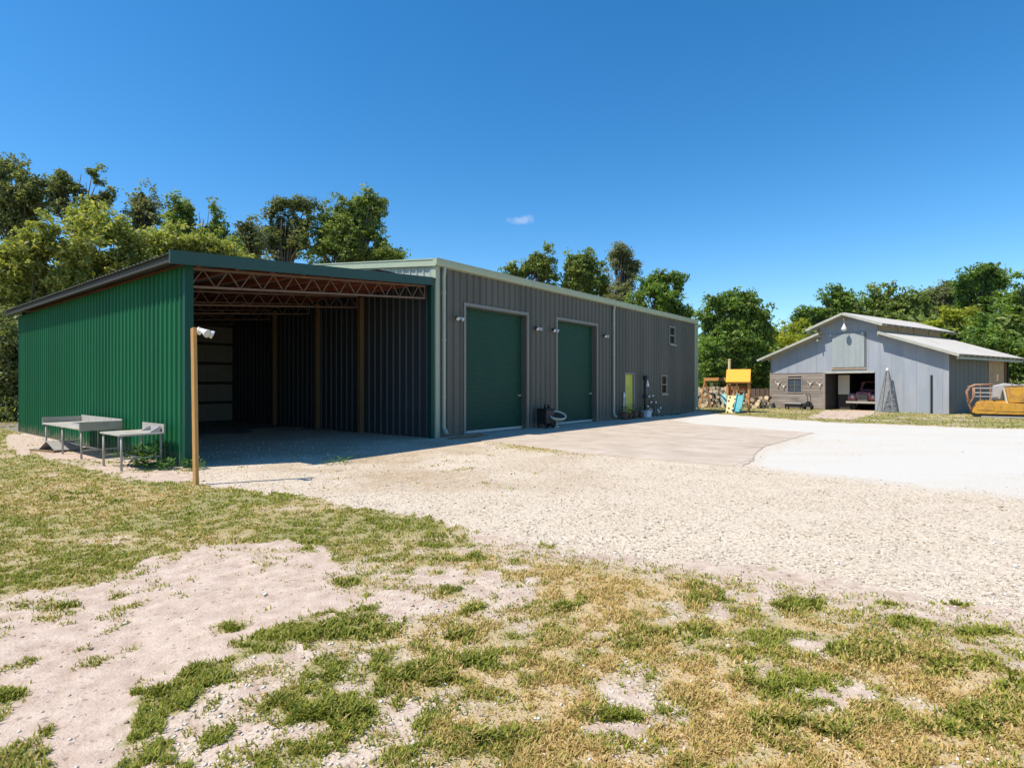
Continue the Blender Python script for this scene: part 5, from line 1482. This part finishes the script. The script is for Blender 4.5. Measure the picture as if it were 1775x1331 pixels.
tree('live_oak', 'oak with dense umbrella top and see-through limbs above the middle of the shed roof', 46, [(500, 352, 24, 8), (480, 360, 14, 10), (528, 358, 16, 10), (470, 375, 7, 7), (522, 374, 22, 12), (500, 398, 18, 12), (480, 412, 13, 10), (508, 425, 24, 16), (462, 412, 14, 8), (456, 425, 12, 8), (490, 440, 30, 12), (532, 410, 14, 28), (468, 395, 7, 6)], L_DARK, .14, 1.0, seed=9, clumpy=.75, skirt=False)
tree('live_oak', 'large green tree with two upright tops between shed roof and workshop gable', 46, [(600, 348, 12, 11), (642, 342, 11, 11), (656, 355, 9, 8), (628, 352, 9, 8), (610, 368, 18, 18), (636, 372, 18, 16), (572, 376, 18, 18), (560, 402, 20, 22), (600, 398, 24, 22), (634, 406, 22, 22), (642, 428, 26, 20), (592, 432, 34, 20), (560, 442, 24, 16), (672, 438, 14, 12), (690, 443, 7, 6)], L_MID, .15, 1.0, seed=10, clumpy=.85)
tree('background_tree', 'tree with twin pointed tops above the workshop gutter near the first roller door', 55, [(888, 466, 14, 8), (906, 470, 14, 10), (924, 446, 7, 9), (945, 440, 9, 13), (936, 460, 13, 13), (950, 472, 15, 18), (925, 478, 18, 12), (900, 490, 30, 14)], L_MID, .17, .9, seed=11, clumpy=.75)
tree('background_tree', 'round-topped green tree in the middle of the row behind the workshop roof', 55, [(985, 451, 8, 9), (1010, 446, 13, 11), (1000, 466, 17, 15), (1021, 462, 11, 15), (990, 488, 15, 16), (1020, 488, 14, 14), (1000, 510, 24, 14)], L_MID, .17, 1.0, seed=12, clumpy=.75)
tree('background_tree', 'thin low tree squeezed between the round-topped tree and the grey spire', 57, [(1045, 466, 7, 8), (1044, 490, 12, 15), (1052, 512, 12, 12)], L_MID, .17, .9, seed=13, clumpy=.7)
tree('cedar_tree', 'grey-brown spire shaped cedar, tallest crown behind the workshop roof', 54, [(1072, 433, 8, 8), (1084, 440, 6, 8), (1076, 452, 12, 14), (1081, 472, 15, 16), (1084, 496, 17, 18), (1078, 518, 22, 14), (1101, 460, 5, 5), (1060, 462, 5, 7)], L_GREY, .14, 1.0, seed=14, clumpy=.7)
tree('background_tree', 'wide green tree with a drooping right side behind the far end of the workshop roof', 52, [(1120, 490, 12, 9), (1142, 480, 11, 9), (1160, 492, 12, 11), (1175, 481, 9, 7), (1181, 490, 6, 6), (1128, 512, 22, 16), (1160, 516, 17, 18), (1166, 540, 13, 10), (1190, 541, 7, 7), (1120, 528, 26, 12)], L_RICH, .17, 1.0, seed=15, clumpy=.8)
tree('maple_tree', 'dense rich green tree standing between the workshop end and the barn', 48, [(1236, 520, 9, 7), (1256, 518, 7, 7), (1220, 546, 9, 7), (1290, 511, 13, 7), (1280, 526, 22, 16), (1314, 541, 20, 14), (1340, 551, 13, 9), (1262, 556, 24, 22), (1308, 572, 33, 28), (1232, 584, 24, 22), (1276, 592, 34, 28), (1224, 622, 20, 28), (1260, 634, 34, 28), (1312, 612, 30, 28), (1224, 662, 18, 24), (1290, 662, 30, 24), (1330, 642, 18, 22)], L_RICH, .17, 1.0, seed=16, clumpy=1.0)
tree('maple_tree', 'bright green low tree behind the left slope of the barn roof', 51, [(1372, 578, 24, 16), (1396, 574, 14, 13), (1342, 602, 14, 14), (1352, 632, 18, 26), (1380, 600, 24, 16)], L_YEL, .16, 1.0, seed=17)
tree('background_tree', 'tall green tree directly behind the barn ridge', 56, [(1450, 506, 17, 9), (1440, 520, 24, 13), (1476, 521, 15, 11), (1410, 532, 11, 9), (1416, 546, 17, 11), (1456, 540, 30, 16), (1490, 532, 13, 11), (1400, 556, 14, 11), (1390, 542, 6, 8)], L_RICH, .18, 1.0, seed=18)
tree('background_tree', 'wide soft-crowned green tree just right of the barn ridge', 56, [(1520, 506, 11, 9), (1545, 503, 14, 9), (1526, 530, 24, 16), (1560, 526, 24, 17), (1585, 511, 13, 9), (1590, 531, 18, 13), (1540, 549, 34, 13), (1500, 541, 14, 11), (1590, 552, 26, 12)], L_MID, .18, 1.1, seed=19)
tree('background_tree', 'greyish tree in the dip between the soft-crowned tree and the tallest tree on the right', 58, [(1636, 501, 15, 9), (1620, 516, 14, 11), (1652, 507, 9, 8), (1640, 526, 19, 13), (1624, 541, 17, 11)], L_GREY, .17, 1.0, seed=20, clumpy=.8)
tree('live_oak', 'tallest tree on the right with a round dark top standing clear of its lower crown', 52, [(1716, 461, 15, 10), (1700, 470, 11, 8), (1726, 474, 14, 9), (1736, 485, 7, 7), (1672, 478, 11, 11), (1690, 497, 19, 14), (1680, 517, 19, 19), (1710, 512, 19, 14), (1720, 532, 22, 17), (1692, 547, 19, 14)], L_RICH, .17, 1.0, seed=21, clumpy=.85)
tree('maple_tree', 'bushy tree at the extreme right edge above the yellow crawler', 46, [(1772, 486, 11, 9), (1760, 506, 13, 14), (1782, 520, 18, 22), (1752, 540, 21, 20), (1772, 570, 25, 24), (1800, 560, 24, 40), (1830, 540, 40, 60)], L_RICH, .17, 1.0, seed=22)
tree('sapling', 'yellowish low tree peeping over the right lower barn roof', 49, [(1650, 546, 17, 11), (1670, 556, 19, 13), (1690, 550, 14, 11), (1656, 572, 17, 11), (1690, 576, 19, 14), (1620, 562, 16, 10)], L_YEL, .15, 1.0, seed=23)
tree('understory_shrub', 'green leafy shrubs growing behind the right end of the barn', 42, [(1712, 588, 24, 18), (1740, 602, 24, 18), (1770, 612, 20, 18), (1756, 642, 18, 20), (1776, 652, 15, 18), (1810, 630, 30, 30), (1700, 560, 14, 10), (1750, 672, 30, 14)], L_RICH, .15, 1.0, cat='shrub', seed=24)
tree('background_tree', 'dark green tree low in the gap between workshop end and bright low tree', 57, [(1200, 600, 20, 30), (1360, 590, 22, 26), (1345, 640, 24, 30), (1330, 680, 24, 18), (1385, 620, 26, 22)], L_MID, .17, 1.0, seed=31)
tree('background_tree', 'shaded green tree between the barn ridge tree and the soft-crowned tree', 60, [(1500, 555, 22, 16), (1480, 560, 24, 14), (1510, 530, 14, 16), (1420, 565, 22, 14)], L_RICH, .18, 1.0, seed=32)
tree('background_tree', 'full green tree low behind the upper barn roof, under the greyish tree', 57, [(1608, 545, 24, 16), (1640, 552, 26, 16), (1575, 552, 24, 14), (1660, 535, 16, 14), (1630, 570, 30, 14)], L_MID, .17, 1.0, seed=33)
tree('background_tree', 'bright green tree filling in below the tallest tree on the right', 50, [(1700, 560, 24, 16), (1730, 560, 22, 20), (1745, 585, 24, 18), (1715, 580, 22, 14), (1690, 590, 22, 14)], L_RICH, .16, 1.0, seed=34)
tree('broadleaf_tree', 'olive green tree filling in between the rounded yellow-green tree and the shed roof ridge', 32, [(290, 415, 32, 24), (240, 425, 30, 24), (340, 425, 36, 18), (385, 432, 30, 16), (270, 450, 40, 20)], L_LIGHT, .13, 1.0, seed=35)
# far wood that closes the view behind the single trees
def woods():
    rng = np.random.default_rng(77)
    cen, rad = [], []
    for i in range(1200):
        a = rng.uniform(-78, 72) if i < 850 else rng.uniform(6, 50)
        d = rng.uniform(60, 74)
        x, y = d * math.sin(R(a)), d * math.cos(R(a))
        if i >= 850 and a < 24: d = rng.uniform(56, 62); x, y = d * math.sin(R(a)), d * math.cos(R(a))
        top = 6.2 + 1.8 * math.sin(a * .35) + 1.5 * math.sin(a * .9 + 1)
        cen.append((x, y, rng.uniform(.3, max(top, 2)))); rad.append(rng.uniform(.9, 1.9))
    cen = np.array(cen); rad = np.array(rad)
    v, f = leaf_cloud(cen, rad, np.full(len(cen), 95), .30, rng)
    o = np_mesh('woods', v, [f], L_MID)
    tag(o, 'dense dark green wood closing the view behind the single trees', 'woods', kind='stuff')
woods()

print('LEAVES', NLEAF)
